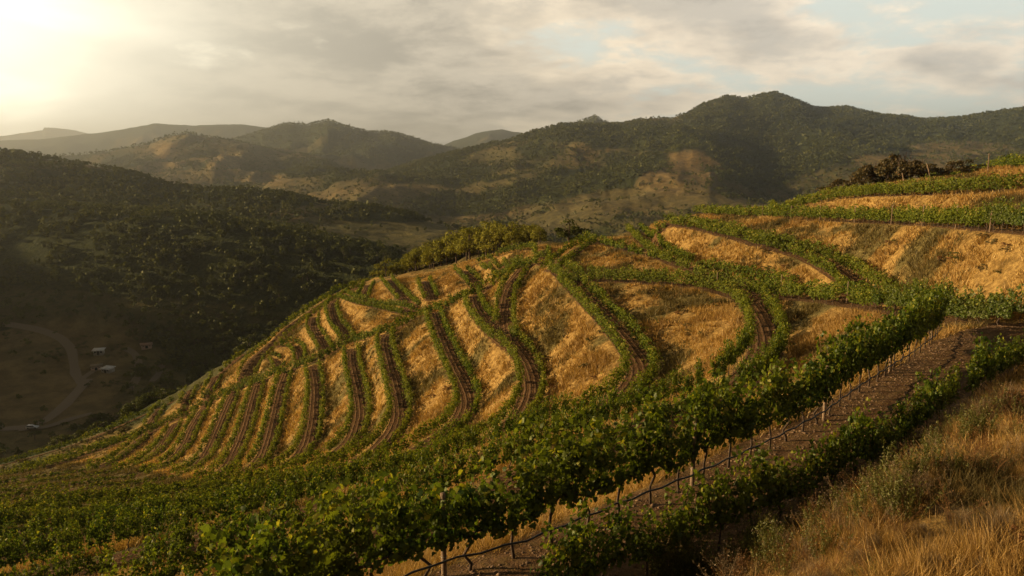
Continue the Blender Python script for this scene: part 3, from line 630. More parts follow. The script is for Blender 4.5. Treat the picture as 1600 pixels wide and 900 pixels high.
# ================================================================ vine stations along every row
ROWS = {}
PRI = {'diag': 2, 'b0': 1.6, 'b1': 1.4, 'ramp': 0.5, 'path': 3, 'road': 1.2, 'cr': 1.3, 'd1w': 0.6, 'w6': 1.5}
CTR = {k: b['c'] for k, b in BN.items()}
def stations(line, step):
    d = np.linalg.norm(np.diff(line[:, :2], axis=0), axis=1); s = np.concatenate([[0], np.cumsum(d)])
    q = np.arange(0.3, s[-1], step)
    P = np.stack([np.interp(q, s, line[:, k]) for k in range(2)], -1)
    T = np.stack([np.interp(q + 0.4, s, line[:, k]) - np.interp(q - 0.4, s, line[:, k]) for k in range(2)], -1)
    return P, unit(T)
rngr = np.random.default_rng(31)
def addrow(key, line, step=1.05, own=None, scale=1.0):
    P, T = stations(line, step)
    keep = np.ones(len(P), bool)
    for k, c in CTR.items():
        if k == own: continue
        if PRI.get(k, 1) < PRI.get(own, 1): continue
        lim = 0.62 * BN[k]['off'] if BN[k]['rows'] else 1.2
        if PRI.get(k, 1) == PRI.get(own, 1): lim *= 0.8
        dm = np.min(np.hypot(P[:, None, 0] - c[None, :, 0], P[:, None, 1] - c[None, :, 1]), axis=1)
        keep &= dm > lim
    for k, (Q, _, _) in ROWS.items():
        if len(Q) and len(P): keep &= np.min(np.hypot(P[:, None, 0] - Q[None, :, 0], P[:, None, 1] - Q[None, :, 1]), axis=1) > 0.6
    if isinstance(key, tuple) and key[0] in ('b4', 'b5', 'b6', 'b7', 'b8', 'b9', 'b10', 'b11', 'b12', 'b13'):
        flat = np.abs(T[:, 1]) < 0.75 * np.abs(T[:, 0])            # the stretch running towards the left
        if key[1] > 0 and key[0] not in ('b4', 'b5'): keep &= ~flat
        scale = np.where(flat, 0.9 if key[0] in ('b4', 'b5') else 0.82, scale)
    if isinstance(key, tuple) and key[0] in ('b0', 'b1', 'b2', 'b3'):
        scale = np.where((np.abs(T[:, 1]) < 1.15 * np.abs(T[:, 0])) & (P[:, 0] < 12), 0.84, scale)
    keep &= ((rngr.random(len(P)) > 0.06) | (key == 'B')) | np.array([key in ('A',)] * len(P))
    if keep.sum() >= 3: ROWS[key] = (P[keep], T[keep], (np.ones(len(P)) * scale)[keep])
rowA = at_h(*np.array([(300,1085,8),(460,1000,8),(600,938,8),(677,904,8),(809,870,8),(870,845,8),(969,805,8),(1057,770,8),(1133,736,8),(1199,705,8),(1277,662,8),(1333,620,8),(1383,585,8),(1425,556,8),(1452,534,8.1),(1468,514,8.2)], float).T)
rowB = at_h(*np.array([(860,975,8),(950,930,8),(1080,880,8),(1200,828,8),(1330,765,8),(1410,710,8),(1500,645,8),(1580,592,8),(1680,545,8),(1780,515,8)], float).T)
addrow('A', rowA, 1.0, 'path', 1.24); addrow('B', rowB, 1.0, 'path', 1.0)
for nm in sorted(BN, key=lambda k: -PRI.get(k, 1)):
    b = BN[nm]
    for s in b['rows']:
        c = b['c'][:, :2]; T = unit(np.gradient(c, axis=0)); off = np.clip(b['off'], 0, None)
        ln = c + s * off * np.stack([-T[:, 1], T[:, 0]], -1)
        sc = 0.95
        if nm in ('b0', 'b1') : sc = 1.0
        if nm in ('w1','w2','w3','w4','w5','w6','v1','v2','v3','v4','top','rim','x1','x2','x3','x4','s1'): sc = 0.85
        addrow((nm, s), ln, 1.05, nm, sc)
ST = []                                                   # all stations: key, x, y, z, heading, scale, distance, visible
for k, (P, T, S) in ROWS.items():
    z = hnear(P[:, 0], P[:, 1])
    p3 = np.stack([P[:, 0], P[:, 1], z + 0.8], -1); px, py, f = to_px(p3)
    for i in range(len(P)):
        vis = f[i] > 2 and -90 < px[i] < 1690 and py[i] < 975
        ST.append((k, P[i, 0], P[i, 1], z[i], math.atan2(T[i, 1], T[i, 0]), S[i], f[i], vis))
order = sorted([i for i in range(len(ST)) if ST[i][7]], key=lambda i: ST[i][6])
NEAR = set(order[:292])

# ---- single grapevines: six builds, copied
def vine_proto(k):
    r = np.random.default_rng(100 + k)
    root = empty('grapevine', (0, 0, 0))
    n = 580
    # shoots rise from the cordon, leaves sit along them
    P = []; N = []
    for sx in np.linspace(-0.52, 0.52, 11):
        top = r.uniform(0.7, 1.1) if r.random() < 0.72 else r.uniform(1.15, 1.5)
        lean = r.normal(0, 0.16, 2); side = r.choice([-1, 1]); flop = r.uniform(0.0, 0.34)
        m = int(n / 11)
        u = r.random(m) ** 0.8
        c = np.stack([sx + lean[0] * u + r.normal(0, 0.05, m), lean[1] * u + side * flop * u ** 2 + r.normal(0, 0.05, m), 0.62 + top * u - 0.25 * flop * u ** 3], -1)
        o = unit(r.normal(size=(m, 3)) * [0.7, 1.0, 0.4]); c = c + o * r.uniform(0.03, 0.17, (m, 1))
        P.append(c); N.append(unit(o + [0, 0, 0.35] + r.normal(0, 0.35, (m, 3))))
    m = 90   # hanging skirt
    c = np.stack([r.uniform(-0.55, 0.55, m), r.normal(0, 0.17, m), r.uniform(0.58, 0.85, m)], -1)
    P.append(c); N.append(unit(np.stack([r.normal(0, .4, m), np.sign(c[:, 1]) * 1.0, r.normal(0.1, .4, m)], -1)))
    for q in range(5):   # stray shoots above the wall of leaves
        sx = r.uniform(-0.5, 0.5); u = np.linspace(0.3, 1, 9); l = r.normal(0, 0.22, 2); hh = r.uniform(1.45, 1.95)
        c = np.stack([sx + l[0] * u, l[1] * u, 0.8 + (hh - 0.8) * u], -1); o = unit(r.normal(size=(9, 3))); P.append(c + o * 0.045); N.append(unit(o + [0, 0, 0.4]))
    P = np.concatenate(P); N = np.concatenate(N)
    V, T, kk = lobed(P, N, r.uniform(0.05, 0.13, len(P)), r)
    tint = np.repeat(np.clip(r.random(len(P)) * 0.97 * (0.75 + 0.3 * (P[:, 2] > 1.3)), 0, 1), kk)  # upper leaves tinted lighter: sun on the tips put into the colour
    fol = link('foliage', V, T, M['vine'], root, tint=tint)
    b = r.normal(0, 0.035, (4, 2))
    tr = [tube([(0, 0, -0.15), (b[0, 0], b[0, 1], 0.12), (b[1, 0] * 1.6, b[1, 1], 0.32), (b[2, 0], b[2, 1], 0.52), (0.02, 0, 0.66)], [0.036, 0.033, 0.027, 0.030, 0.034], 7),
          tube([(0.0, 0, 0.62), (0.16, 0.01, 0.70), (0.34, -0.02, 0.70), (0.52, 0.01, 0.68)], [0.026, 0.021, 0.016, 0.011], 6),
          tube([(0.0, 0, 0.62), (-0.15, -0.01, 0.69), (-0.33, 0.02, 0.71), (-0.52, 0, 0.69)], [0.026, 0.02, 0.016, 0.011], 6)]
    V, Fq = join(tr); link('trunk', V, Fq, M['bark'], root, smooth=True)
    sh = [tube([(x, 0, 0.68), (x + r.normal(0, .05), r.normal(0, .05), 1.1), (x + r.normal(0, .1), r.normal(0, .12), 1.5)], [0.006, 0.005, 0.003], 3) for x in np.linspace(-0.45, 0.45, 7)]
    V, Fq = join(sh); link('shoots', V, Fq, M['weed'], fol, tint=np.full(len(V), 0.3))
    return root
PROTO = [vine_proto(k) for k in range(6)]
VL = {
 'A': ('tall dark grapevine with bare trunk in the long row above the black drip hose', 'grapevines of the row along the drip hose'),
 'B': ('leafy grapevine in the row between the dirt path and the dry weeds', 'grapevines of the row beside the dry weeds'),
 ('b0', 1): ('grapevine in the row just behind the tall hose row, above the curving rutted track', 'grapevines of the row behind the hose row'),
 ('b0', -1): ('grapevine on the outer edge of the nearest curving track, bordering the big golden bank', 'grapevines rimming the big golden bank'),
 ('b1', 1): ('grapevine on the hose-row side of the rutted track that swings under the big golden bank', 'grapevines on the near edge of the swinging track'),
 ('b1', -1): ('grapevine on the valley side of the rutted track that swings under the big golden bank', 'grapevines on the valley edge of the swinging track'),
 ('b2', 1): ('small grapevine on the uphill edge of the next terrace down from the swinging track', 'grapevines on the uphill edge of the lower terrace'),
 ('b2', -1): ('small grapevine on the valley edge of the next terrace down from the swinging track', 'grapevines on the valley edge of the lower terrace'),
}
used = set(); rv = random.Random(5)
SEQ = {}
for i in NEAR: SEQ.setdefault(ST[i][0], []).append(i)
SEQ = {k: {i: n for n, i in enumerate(sorted(v, key=lambda i: -ST[i][6]))} for k, v in SEQ.items()}
ONES = ['first', 'second', 'third', 'fourth', 'fifth', 'sixth', 'seventh', 'eighth', 'ninth', 'tenth', 'eleventh', 'twelfth', 'thirteenth', 'fourteenth', 'fifteenth', 'sixteenth', 'seventeenth', 'eighteenth', 'nineteenth']
def ordinal(n):
    if n < 20: return ONES[n - 1]
    t_ = ['twent', 'thirt', 'fort'][n // 10 - 2]
    return t_ + 'ieth' if n % 10 == 0 else t_ + 'y-' + ONES[n % 10 - 1]
seqB = 0
for i in sorted(NEAR):
    k, x, y, z, a, s, f, vis = ST[i]
    if k == 'B' and (rv.random() < 0.10): continue
    if k == 'B': s *= rv.uniform(0.72, 1.05)
    pi = rv.randrange(6); sc = (s * rv.uniform(0.92, 1.05), s * rv.uniform(0.62, 0.85), s * rv.uniform(0.88, 1.16) * (1.0 if k in ('A', 'B') else 1.12))
    if pi not in used:
        used.add(pi); o = PROTO[pi]; o.location = (x, y, z); o.rotation_euler = (0, 0, a + rv.uniform(-0.1, 0.1)); o.scale = sc
    else: o = dup(PROTO[pi], (x, y, z), a + rv.choice([0, math.pi]) + rv.uniform(-0.1, 0.1), sc)
    lb = VL.get(k, ('small grapevine on one of the higher terraces beside the hose row', 'grapevines of the higher terraces'))
    lab, grp = lb; n_ = SEQ[k][i]; m_ = len(SEQ[k])
    if k == 'A': lab = 'tall grapevine, %s from the far end of the row along the black drip hose' % ordinal(n_ + 1)
    elif k == 'B': lab = 'leafy grapevine, about %s from the far end of the row beside the dry weeds' % ordinal(n_ + 1)
    else:
        st_ = ('far', 'middle', 'near')[min(2, 3 * n_ // m_)]; lab = lab + ', %s stretch' % st_; grp = grp + ', %s stretch' % st_
    if len(lab.split()) > 16: lab = ' '.join(lab.replace('that swings under the big golden bank', 'under the golden bank').split()[:16])
    tag(o, lab, 'grapevine', grp)
for pi, o in enumerate(PROTO):
    if pi not in used: bpy.data.objects.remove(o)

# ---- rows farther off: each one vine row
trunk_me = None
def far_row(key, idx, label, group):
    global trunk_me
    r = np.random.default_rng(abs(hash(str(key))) % 1000 if False else sum(map(ord, str(key))))
    Ps = []; Ns = []; Ss = []; Ti = []
    for i in idx:
        _, x, y, z, a, s, f, vis = ST[i]
        n, ls = (190, 0.155) if f < 60 else ((140, 0.18) if f < 90 else (85, 0.23))
        if not vis: n, ls = 40, 0.3
        s2 = s * r.uniform(0.78, 1.2); fat = r.uniform(0.65, 1.45); tt = r.uniform(-0.2, 0.2)
        lx = r.normal(0, 0.31, n); u = r.random(n)
        wdt = (0.13 + 0.10 * np.sin(u * math.pi)) * fat; ly = r.normal(0, 1, n) * wdt; lz = 0.42 + 1.02 * u * (1 + 0.12 * np.sin(lx * 5 + i)) + (r.random(n) < 0.05) * 0.25
        ca, sa = math.cos(a), math.sin(a)
        gz = z
        P = np.stack([x + (ca * lx - sa * ly) * s2, y + (sa * lx + ca * ly) * s2, gz + lz * s2], -1)
        nr = np.stack([-sa * np.sign(ly), ca * np.sign(ly), np.full(n, 0.5)], -1) + r.normal(0, 0.55, (n, 3))
        Ps.append(P); Ns.append(unit(nr)); Ss.append(r.uniform(0.75, 1.2, n) * ls); Ti.append(np.clip(r.random(n) * 0.95 * (0.55 + 0.6 * u) + tt, 0, 0.95))  # lower leaves tinted darker: shade inside the row put into the colour
    P = np.concatenate(Ps); V, T = cards(P, np.concatenate(Ns), np.concatenate(Ss), r)
    c = P.mean(0); c[2] = min(ST[i][3] for i in idx)
    root = empty('vine_row', c)
    tag(root, label, 'vine row', group)
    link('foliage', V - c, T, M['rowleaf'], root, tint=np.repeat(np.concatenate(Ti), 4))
    nb = key[0] if isinstance(key, tuple) else key
    if nb in ('u1', 'cr', 'b0', 'u2', 'd2', 'b1'):
        if trunk_me is None:
            Vt, Ft = tube([(0, 0, -0.1), (0.02, 0.01, 0.3), (0.0, 0, 0.62)], [0.035, 0.03, 0.035], 5)
            t0 = link('trunk', Vt, Ft, M['bark'], root); trunk_me = t0.data; bpy.data.objects.remove(t0)
        for i in [j for j in idx if ST[j][7]][:98]:
            o = bpy.data.objects.new('trunk', trunk_me); C.objects.link(o); o.parent = root
            o.location = (ST[i][1] - c[0], ST[i][2] - c[1], ST[i][3] - c[2])
ORD = {'b2': 'second', 'b3': 'third', 'b4': 'fourth', 'b5': 'fifth', 'b6': 'sixth', 'b7': 'seventh', 'b8': 'eighth', 'b9': 'ninth', 'b10': 'tenth', 'b11': 'eleventh', 'b12': 'twelfth', 'b13': 'thirteenth'}
RL = {
 'b0': ('far stretch of the %s row around the big golden bank, behind the curving track', ('inner', 'outer')),
 'b1': ('upper stretch of the %s row of the swinging track below the big golden bank', ('uphill', 'valley-side')),
 'b2s': ('%s row of the short track forking off the second golden bank', ('uphill', 'valley-side')),
 'diag': ('%s row of the diagonal track that runs down across all the terrace tops', ('near-edge', 'far-edge')),
 'ramp': ('%s row of the short ramp climbing to the knoll by the lone dark tree', ('lower', 'upper')),
 's1': ('%s row of the tiny track curling over the crest by the pine grove', ('left', 'right')),
 'd1': ('%s row of the track falling from the saddle to the golden bank corner', ('lower', 'upper')),
 'd1w': ('%s row fringing the top of the small rounded bank under the saddle', ('lower', 'upper')),
 'cr': ('%s row running from the golden bank corner towards the dirt path', ('front', 'back')),
 'd2': ('%s row of the track slanting down between the two right-hand banks', ('lower', 'upper')),
 'u1': ('%s row with posts along the top of the widest dry bank', ('back', 'front')),
 'u2': ('%s row on the terrace in front of the brown bushes', ('back', 'front')),
 'u3': ('%s row of the highest terrace near the skyline', ('front', 'back')),
 'v1': ('%s row of the bent terrace next to the grey ridge road', ('right', 'left')),
 'v2': ('%s row of the short terrace hanging below the grey ridge road', ('right', 'left')),
 'v3': ('%s row of the hooked terrace round the small rounded knob', ('outer', 'inner')),
 'v4': ('%s row of the smallest hooked terrace at the end of the ridge road', ('outer', 'inner')),
 'w1': ('%s row of the steep straight track near the crest of the spur', ('right', 'left')),
 'w2': ('%s row of the short track beside the patch of bare steps', ('right', 'left')),
 'w3': ('%s row of the short track dropping to the diagonal below the pine grove', ('right', 'left')),
 'w4': ('%s row of the stub track highest on the diagonal', ('right', 'left')),
 'w5': ('%s row of the narrow stub track on the crest behind the level row', ('right', 'left')),
 'w6': ('%s row of the nearly level curved terrace above the square bank', ('upper', 'lower')),
 'top': ('%s level vine row on the crest under the pine grove', ('single', 'single')),
 'rim': ('%s vine row rimming the crest in front of the pine grove', ('thin', 'thin')),
 'road': ('%s row bordering the grey ridge road', ('valley-side', 'uphill')),
 'x1': ('%s vine row continuing down the skyline from the ridge road', ('thin', 'thin')),
 'x2': ('%s row of the first little terrace stub below the ridge road', ('right', 'left')),
 'x3': ('%s row of the second little terrace stub below the ridge road', ('right', 'left')),
 'x4': ('%s row of the lowest little terrace stub at the shaded edge', ('right', 'left')),
 'x5': ('%s dark vine row along the shaded lower edge of the vineyard', ('long', 'long')),
}
byrow = {}
for i, s in enumerate(ST):
    if i not in NEAR: byrow.setdefault(s[0], []).append(i)
for key, idx in byrow.items():
    if not any(ST[i][7] for i in idx): continue
    nb, sd = (key if isinstance(key, tuple) else (key, 1)); j = 0 if sd > 0 else 1
    if nb in RL: lb = RL[nb][0] % RL[nb][1][j]
    elif nb in ORD: lb = '%s vine row of the %s rutted terrace down from the curving track' % (('uphill', 'valley-side')[j], ORD[nb])
    elif nb == 'A': lb = 'end of the hose row running out of the photo at the bottom'
    elif nb == 'B': lb = 'end of the weed-side row running behind the weeds'
    else: lb = 'vine row on the terraces'
    far_row(key, idx, lb, 'vine rows on the terraced hillside')

# ================================================================ trees
def lobes_crown(r, nl, cards_n, size, flat=0.75, base=0.30, spread=0.30):
    """crown in a unit-high box: clumps of leaves on several uneven lobes"""
    P = []; N = []
    for k in range(nl):
        an = r.uniform(0, 6.283); rad = spread * math.sqrt(r.random()); hz = base + (1 - base) * r.uniform(0.25, 0.85) * (1 - 0.45 * rad / spread)
        c = np.array([rad * math.cos(an), rad * math.sin(an), hz]); rr = r.uniform(0.12, 0.22)
        m = cards_n // nl; d = unit(r.normal(size=(m, 3))); d[:, 2] = np.where(d[:, 2] < -0.3, -d[:, 2], d[:, 2])
        q = c + d * rr * r.uniform(0.55, 1.08, (m, 1)) * [1, 1, flat]
        P.append(q); N.append(unit(d + r.normal(0, 0.45, (m, 3))))
    P = np.concatenate(P); N = np.concatenate(N)
    return P, N
def tree_proto(name, k, mat, nl=11, n=650, size=0.05, base=0.28, spread=0.33, flat=0.8, trunk=0.030):
    r = np.random.default_rng(400 + k); root = empty(name, (0, 0, 0))
    P, N = lobes_crown(r, nl, n, size, flat, base, spread)
    V, T = cards(P, N, r.uniform(0.7, 1.3, len(P)) * size, r)
    link('crown', V, T, mat, root, tint=np.repeat(r.random(len(P)) * 0.95, 4))
    tr = [tube([(0, 0, -0.1), (r.normal(0, .02), r.normal(0, .02), 0.25), (r.normal(0, .03), r.normal(0, .03), 0.55), (0, 0, 0.8)], [trunk, trunk * .8, trunk * .5, trunk * .2], 6)]
    for q in range(4):
        a = r.uniform(0, 6.28); tr.append(tube([(0, 0, 0.28 + q * .09), (0.12 * math.cos(a), 0.12 * math.sin(a), 0.42 + q * .09), (0.25 * math.cos(a), 0.25 * math.sin(a), 0.55 + q * .07)], [trunk * .4, trunk * .3, trunk * .12], 4))
    V, Fq = join(tr); link('trunk', V, Fq, M['bark'], root); return root
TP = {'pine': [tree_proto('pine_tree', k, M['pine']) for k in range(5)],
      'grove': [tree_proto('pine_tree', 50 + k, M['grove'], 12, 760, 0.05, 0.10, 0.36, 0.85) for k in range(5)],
      'oak': [tree_proto('oak_tree', 20 + k, M['pine'], 9, 700, 0.06, 0.10, 0.36, 0.85) for k in range(2)],
      'brown': [tree_proto('brown_bush', 30 + k, M['brownleaf'], 9, 700, 0.055, 0.02, 0.48, 0.8, 0.02) for k in range(3)]}
tused = set()
def put_tree(kind, x, y, h, label, group=None, wide=1.0, cat='tree', z=None):
    j = rv.randrange(len(TP[kind])); zz_ = float(ground(np.array([x]), np.array([y]))[0]) - 0.1 if z is None else z
    sc = (h * wide, h * wide, h); a = rv.uniform(0, 6.28)
    if (kind, j) not in tused:
        tused.add((kind, j)); o = TP[kind][j]; o.location = (x, y, zz_); o.rotation_euler = (0, 0, a); o.scale = sc
    else: o = dup(TP[kind][j], (x, y, zz_), a, sc)
    return tag(o, label, cat, group)
def on_ground(px, py, D):
    p = at_d(px, py, D); return p[0], p[1]
# viewshed of the relief, to leave out trees nobody sees
va = np.radians(np.arange(-42, 42.01, 0.25)); vr = np.concatenate([np.arange(8, 200, 3), 200 * (9500 / 200) ** np.linspace(0, 1, 320)])
VA, VR = np.meshgrid(va, vr, indexing='ij'); VG = ground(np.sin(VA) * VR, np.cos(VA) * VR) / VR
VM = np.maximum.accumulate(VG, axis=1)
def seen(x, y, top):
    a = np.arctan2(x, y); r = np.hypot(x, y)
    i = np.clip(np.round((a - va[0]) / (va[1] - va[0])).astype(int), 0, len(va) - 1); j = np.clip(np.searchsorted(vr, r) - 2, 0, len(vr) - 1)
    return top / r > VM[i, j] + 0.0004
trees = []    # x, y, h, r
rt = np.random.default_rng(55)
def scatter(r0, r1, step, hmin, hmax, dens=1.0):
    n = int(0.5 * (r1 ** 2 - r0 ** 2) * R(82) / step ** 2)
    a = rt.uniform(R(-41), R(41), n); r = np.sqrt(rt.uniform(r0 ** 2, r1 ** 2, n)); x = np.sin(a) * r; y = np.cos(a) * r
    z = ground(x, y); w_, g_, o_ = cover(x, y, z)
    h = rt.uniform(hmin, hmax, n) * (0.75 + 0.35 * w_)
    clump = fbm(x / 22., y / 22., 3, 301)
    p = np.clip((w_ - 0.12) * 1.25, 0, 1) ** 1.2 * dens * sstep(clump, 0.22, 0.5) + 0.06
    ok = (rt.random(n) < p) & seen(x, y, z + h)
    inn = inside(x, y, 1)
    cr = np.array(crest + cr2); cr = cr[np.argsort(cr[:, 0])]
    ok &= ~(inn & (y < np.interp(x, cr[:, 0], cr[:, 1]) + 6)) & ~(inn & (x < -62) & (y < 150))
    ok &= ~((x < -60) & (r < 420) & (w_ < 0.2) & (rt.random(n) < 0.6))
    return x[ok], y[ok], z[ok], h[ok]
def leafy_mass(name, X, Y, Z, Hh, cards_n, size, mat, label, cat, ):
    r = np.random.default_rng(len(X)); n = len(X)
    pr = []
    for k in range(12):
        P, N = lobes_crown(r, 5, cards_n, size, 0.85, 0.12, 0.26); pr.append((P, N))
    Vs = []; Fs = []; Ts = []; o = 0
    kk = r.integers(0, 12, n); rot = r.uniform(0, 6.28, n); tn = r.random(n); wide = r.uniform(0.85, 1.35, n)
    for k in range(12):
        m = np.where(kk == k)[0]
        if not len(m): continue
        P, N = pr[k]; c, s = np.cos(rot[m])[:, None], np.sin(rot[m])[:, None]
        def turn(A): return np.stack([A[None, :, 0] * c - A[None, :, 1] * s, A[None, :, 0] * s + A[None, :, 1] * c, np.broadcast_to(A[None, :, 2], (len(m), len(A)))], -1)
        hh = Hh[m][:, None]; PW = turn(P) * np.stack([hh * wide[m][:, None], hh * wide[m][:, None], hh], -1) + np.stack([X[m], Y[m], Z[m] - 0.3], -1)[:, None]
        NW = turn(N); q = PW.reshape(-1, 3)
        V, T = cards(q, NW.reshape(-1, 3), (np.broadcast_to(hh, PW.shape[:2]) * size).ravel() * r.uniform(0.7, 1.3, len(q)), r, 1.0, 0.3)
        Vs.append(V); Fs.append(T + o); o += len(V)
        tt = np.clip(np.broadcast_to(tn[m][:, None] * 0.5, PW.shape[:2]).ravel() + r.random(len(q)) * 0.45, 0, 0.97); Ts.append(np.repeat(tt, 4))
    ob = link(name, np.concatenate(Vs), np.concatenate(Fs), mat, tint=np.concatenate(Ts))
    return tag(ob, label, cat, None, 'stuff')
A1 = scatter(165, 560, 3.7, 3.6, 7.6, 1.6)
A2 = scatter(560, 900, 5.0, 4.5, 8.0, 1.4)
A3 = scatter(900, 2400, 5.7, 4.2, 9.5, 1.6)
# the pine grove on the crest and the round trees down the skyline: single trees
GG = 'pines of the sunlit grove behind the terraces'
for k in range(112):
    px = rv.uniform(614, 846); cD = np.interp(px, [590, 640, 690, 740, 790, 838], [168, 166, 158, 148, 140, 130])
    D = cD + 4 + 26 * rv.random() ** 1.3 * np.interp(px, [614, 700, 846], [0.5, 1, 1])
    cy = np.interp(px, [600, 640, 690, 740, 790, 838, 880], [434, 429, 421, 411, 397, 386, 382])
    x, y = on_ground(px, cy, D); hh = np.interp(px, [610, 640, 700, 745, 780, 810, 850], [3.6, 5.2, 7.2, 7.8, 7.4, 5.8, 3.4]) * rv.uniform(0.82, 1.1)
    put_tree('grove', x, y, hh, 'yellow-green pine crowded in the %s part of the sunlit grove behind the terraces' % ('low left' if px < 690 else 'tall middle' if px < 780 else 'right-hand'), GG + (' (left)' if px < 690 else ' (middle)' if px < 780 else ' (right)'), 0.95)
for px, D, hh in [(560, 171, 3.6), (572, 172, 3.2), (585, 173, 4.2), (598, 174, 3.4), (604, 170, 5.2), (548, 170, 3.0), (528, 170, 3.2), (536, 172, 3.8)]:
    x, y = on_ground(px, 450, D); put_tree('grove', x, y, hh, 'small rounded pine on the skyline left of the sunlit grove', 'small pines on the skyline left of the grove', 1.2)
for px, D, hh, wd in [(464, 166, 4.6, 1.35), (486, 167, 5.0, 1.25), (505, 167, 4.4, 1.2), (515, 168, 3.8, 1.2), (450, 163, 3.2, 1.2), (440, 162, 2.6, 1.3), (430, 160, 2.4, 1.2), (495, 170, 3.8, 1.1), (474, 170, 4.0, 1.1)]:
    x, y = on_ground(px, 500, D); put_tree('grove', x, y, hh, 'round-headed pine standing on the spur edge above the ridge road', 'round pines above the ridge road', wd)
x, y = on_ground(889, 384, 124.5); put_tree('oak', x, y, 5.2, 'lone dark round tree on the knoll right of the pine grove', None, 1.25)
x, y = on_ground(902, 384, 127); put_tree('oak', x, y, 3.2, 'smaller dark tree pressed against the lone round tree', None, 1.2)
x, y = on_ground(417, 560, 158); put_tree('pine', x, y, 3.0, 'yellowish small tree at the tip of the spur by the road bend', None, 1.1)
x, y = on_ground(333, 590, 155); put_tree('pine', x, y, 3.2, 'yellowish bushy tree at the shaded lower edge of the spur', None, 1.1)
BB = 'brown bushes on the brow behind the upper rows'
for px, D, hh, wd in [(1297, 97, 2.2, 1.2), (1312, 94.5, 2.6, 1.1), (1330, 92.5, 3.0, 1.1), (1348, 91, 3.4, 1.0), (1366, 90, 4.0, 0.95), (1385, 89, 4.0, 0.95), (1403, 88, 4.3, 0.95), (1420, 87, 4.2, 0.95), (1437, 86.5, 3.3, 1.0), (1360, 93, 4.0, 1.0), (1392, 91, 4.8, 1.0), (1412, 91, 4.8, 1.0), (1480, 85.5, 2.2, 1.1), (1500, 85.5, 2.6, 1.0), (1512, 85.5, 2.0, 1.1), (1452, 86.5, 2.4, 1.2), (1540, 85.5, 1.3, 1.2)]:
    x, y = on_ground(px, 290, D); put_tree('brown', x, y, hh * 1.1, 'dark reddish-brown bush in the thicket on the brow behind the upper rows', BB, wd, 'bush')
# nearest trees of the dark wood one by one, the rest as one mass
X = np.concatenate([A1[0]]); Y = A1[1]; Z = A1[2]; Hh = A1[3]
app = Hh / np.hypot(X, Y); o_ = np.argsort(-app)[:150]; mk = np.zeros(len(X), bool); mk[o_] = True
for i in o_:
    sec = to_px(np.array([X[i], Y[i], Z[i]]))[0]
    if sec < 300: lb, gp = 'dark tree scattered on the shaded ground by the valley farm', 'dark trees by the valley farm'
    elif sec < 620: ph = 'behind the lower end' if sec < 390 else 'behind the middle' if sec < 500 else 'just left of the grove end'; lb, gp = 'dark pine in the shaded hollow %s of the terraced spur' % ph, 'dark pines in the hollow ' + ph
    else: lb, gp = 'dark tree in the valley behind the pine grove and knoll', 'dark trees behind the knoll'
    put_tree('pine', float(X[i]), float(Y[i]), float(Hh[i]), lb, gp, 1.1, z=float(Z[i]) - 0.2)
leafy_mass('woods', X[~mk], Y[~mk], Z[~mk], Hh[~mk], 48, 0.20, M['fwood'], 'dark pine woods covering the shaded valley side', 'woods')
A4 = scatter(2400, 3500, 13.0, 7.0, 14.0, 1.5)
leafy_mass('woods', A4[0], A4[1], A4[2], A4[3], 9, 0.4, M['fwood'], 'woods on the farthest hazy mountains', 'woods')
leafy_mass('woods', A2[0], A2[1], A2[2], A2[3], 26, 0.26, M['fwood'], 'pine woods along the long left-hand ridge', 'woods')
leafy_mass('woods', A3[0], A3[1], A3[2], A3[3], 11, 0.36, M['fwood'], 'scrubby woods dotting the distant mountains', 'woods')
for kd in TP:
    for j, o in enumerate(TP[kd]):
        if (kd, j) not in tused:
            for ch in list(o.children): bpy.data.objects.remove(ch)
            bpy.data.objects.remove(o)
print('trees', len(A1[0]), len(A2[0]), len(A3[0]), 'stations', len(ST), 'rows', len(byrow))

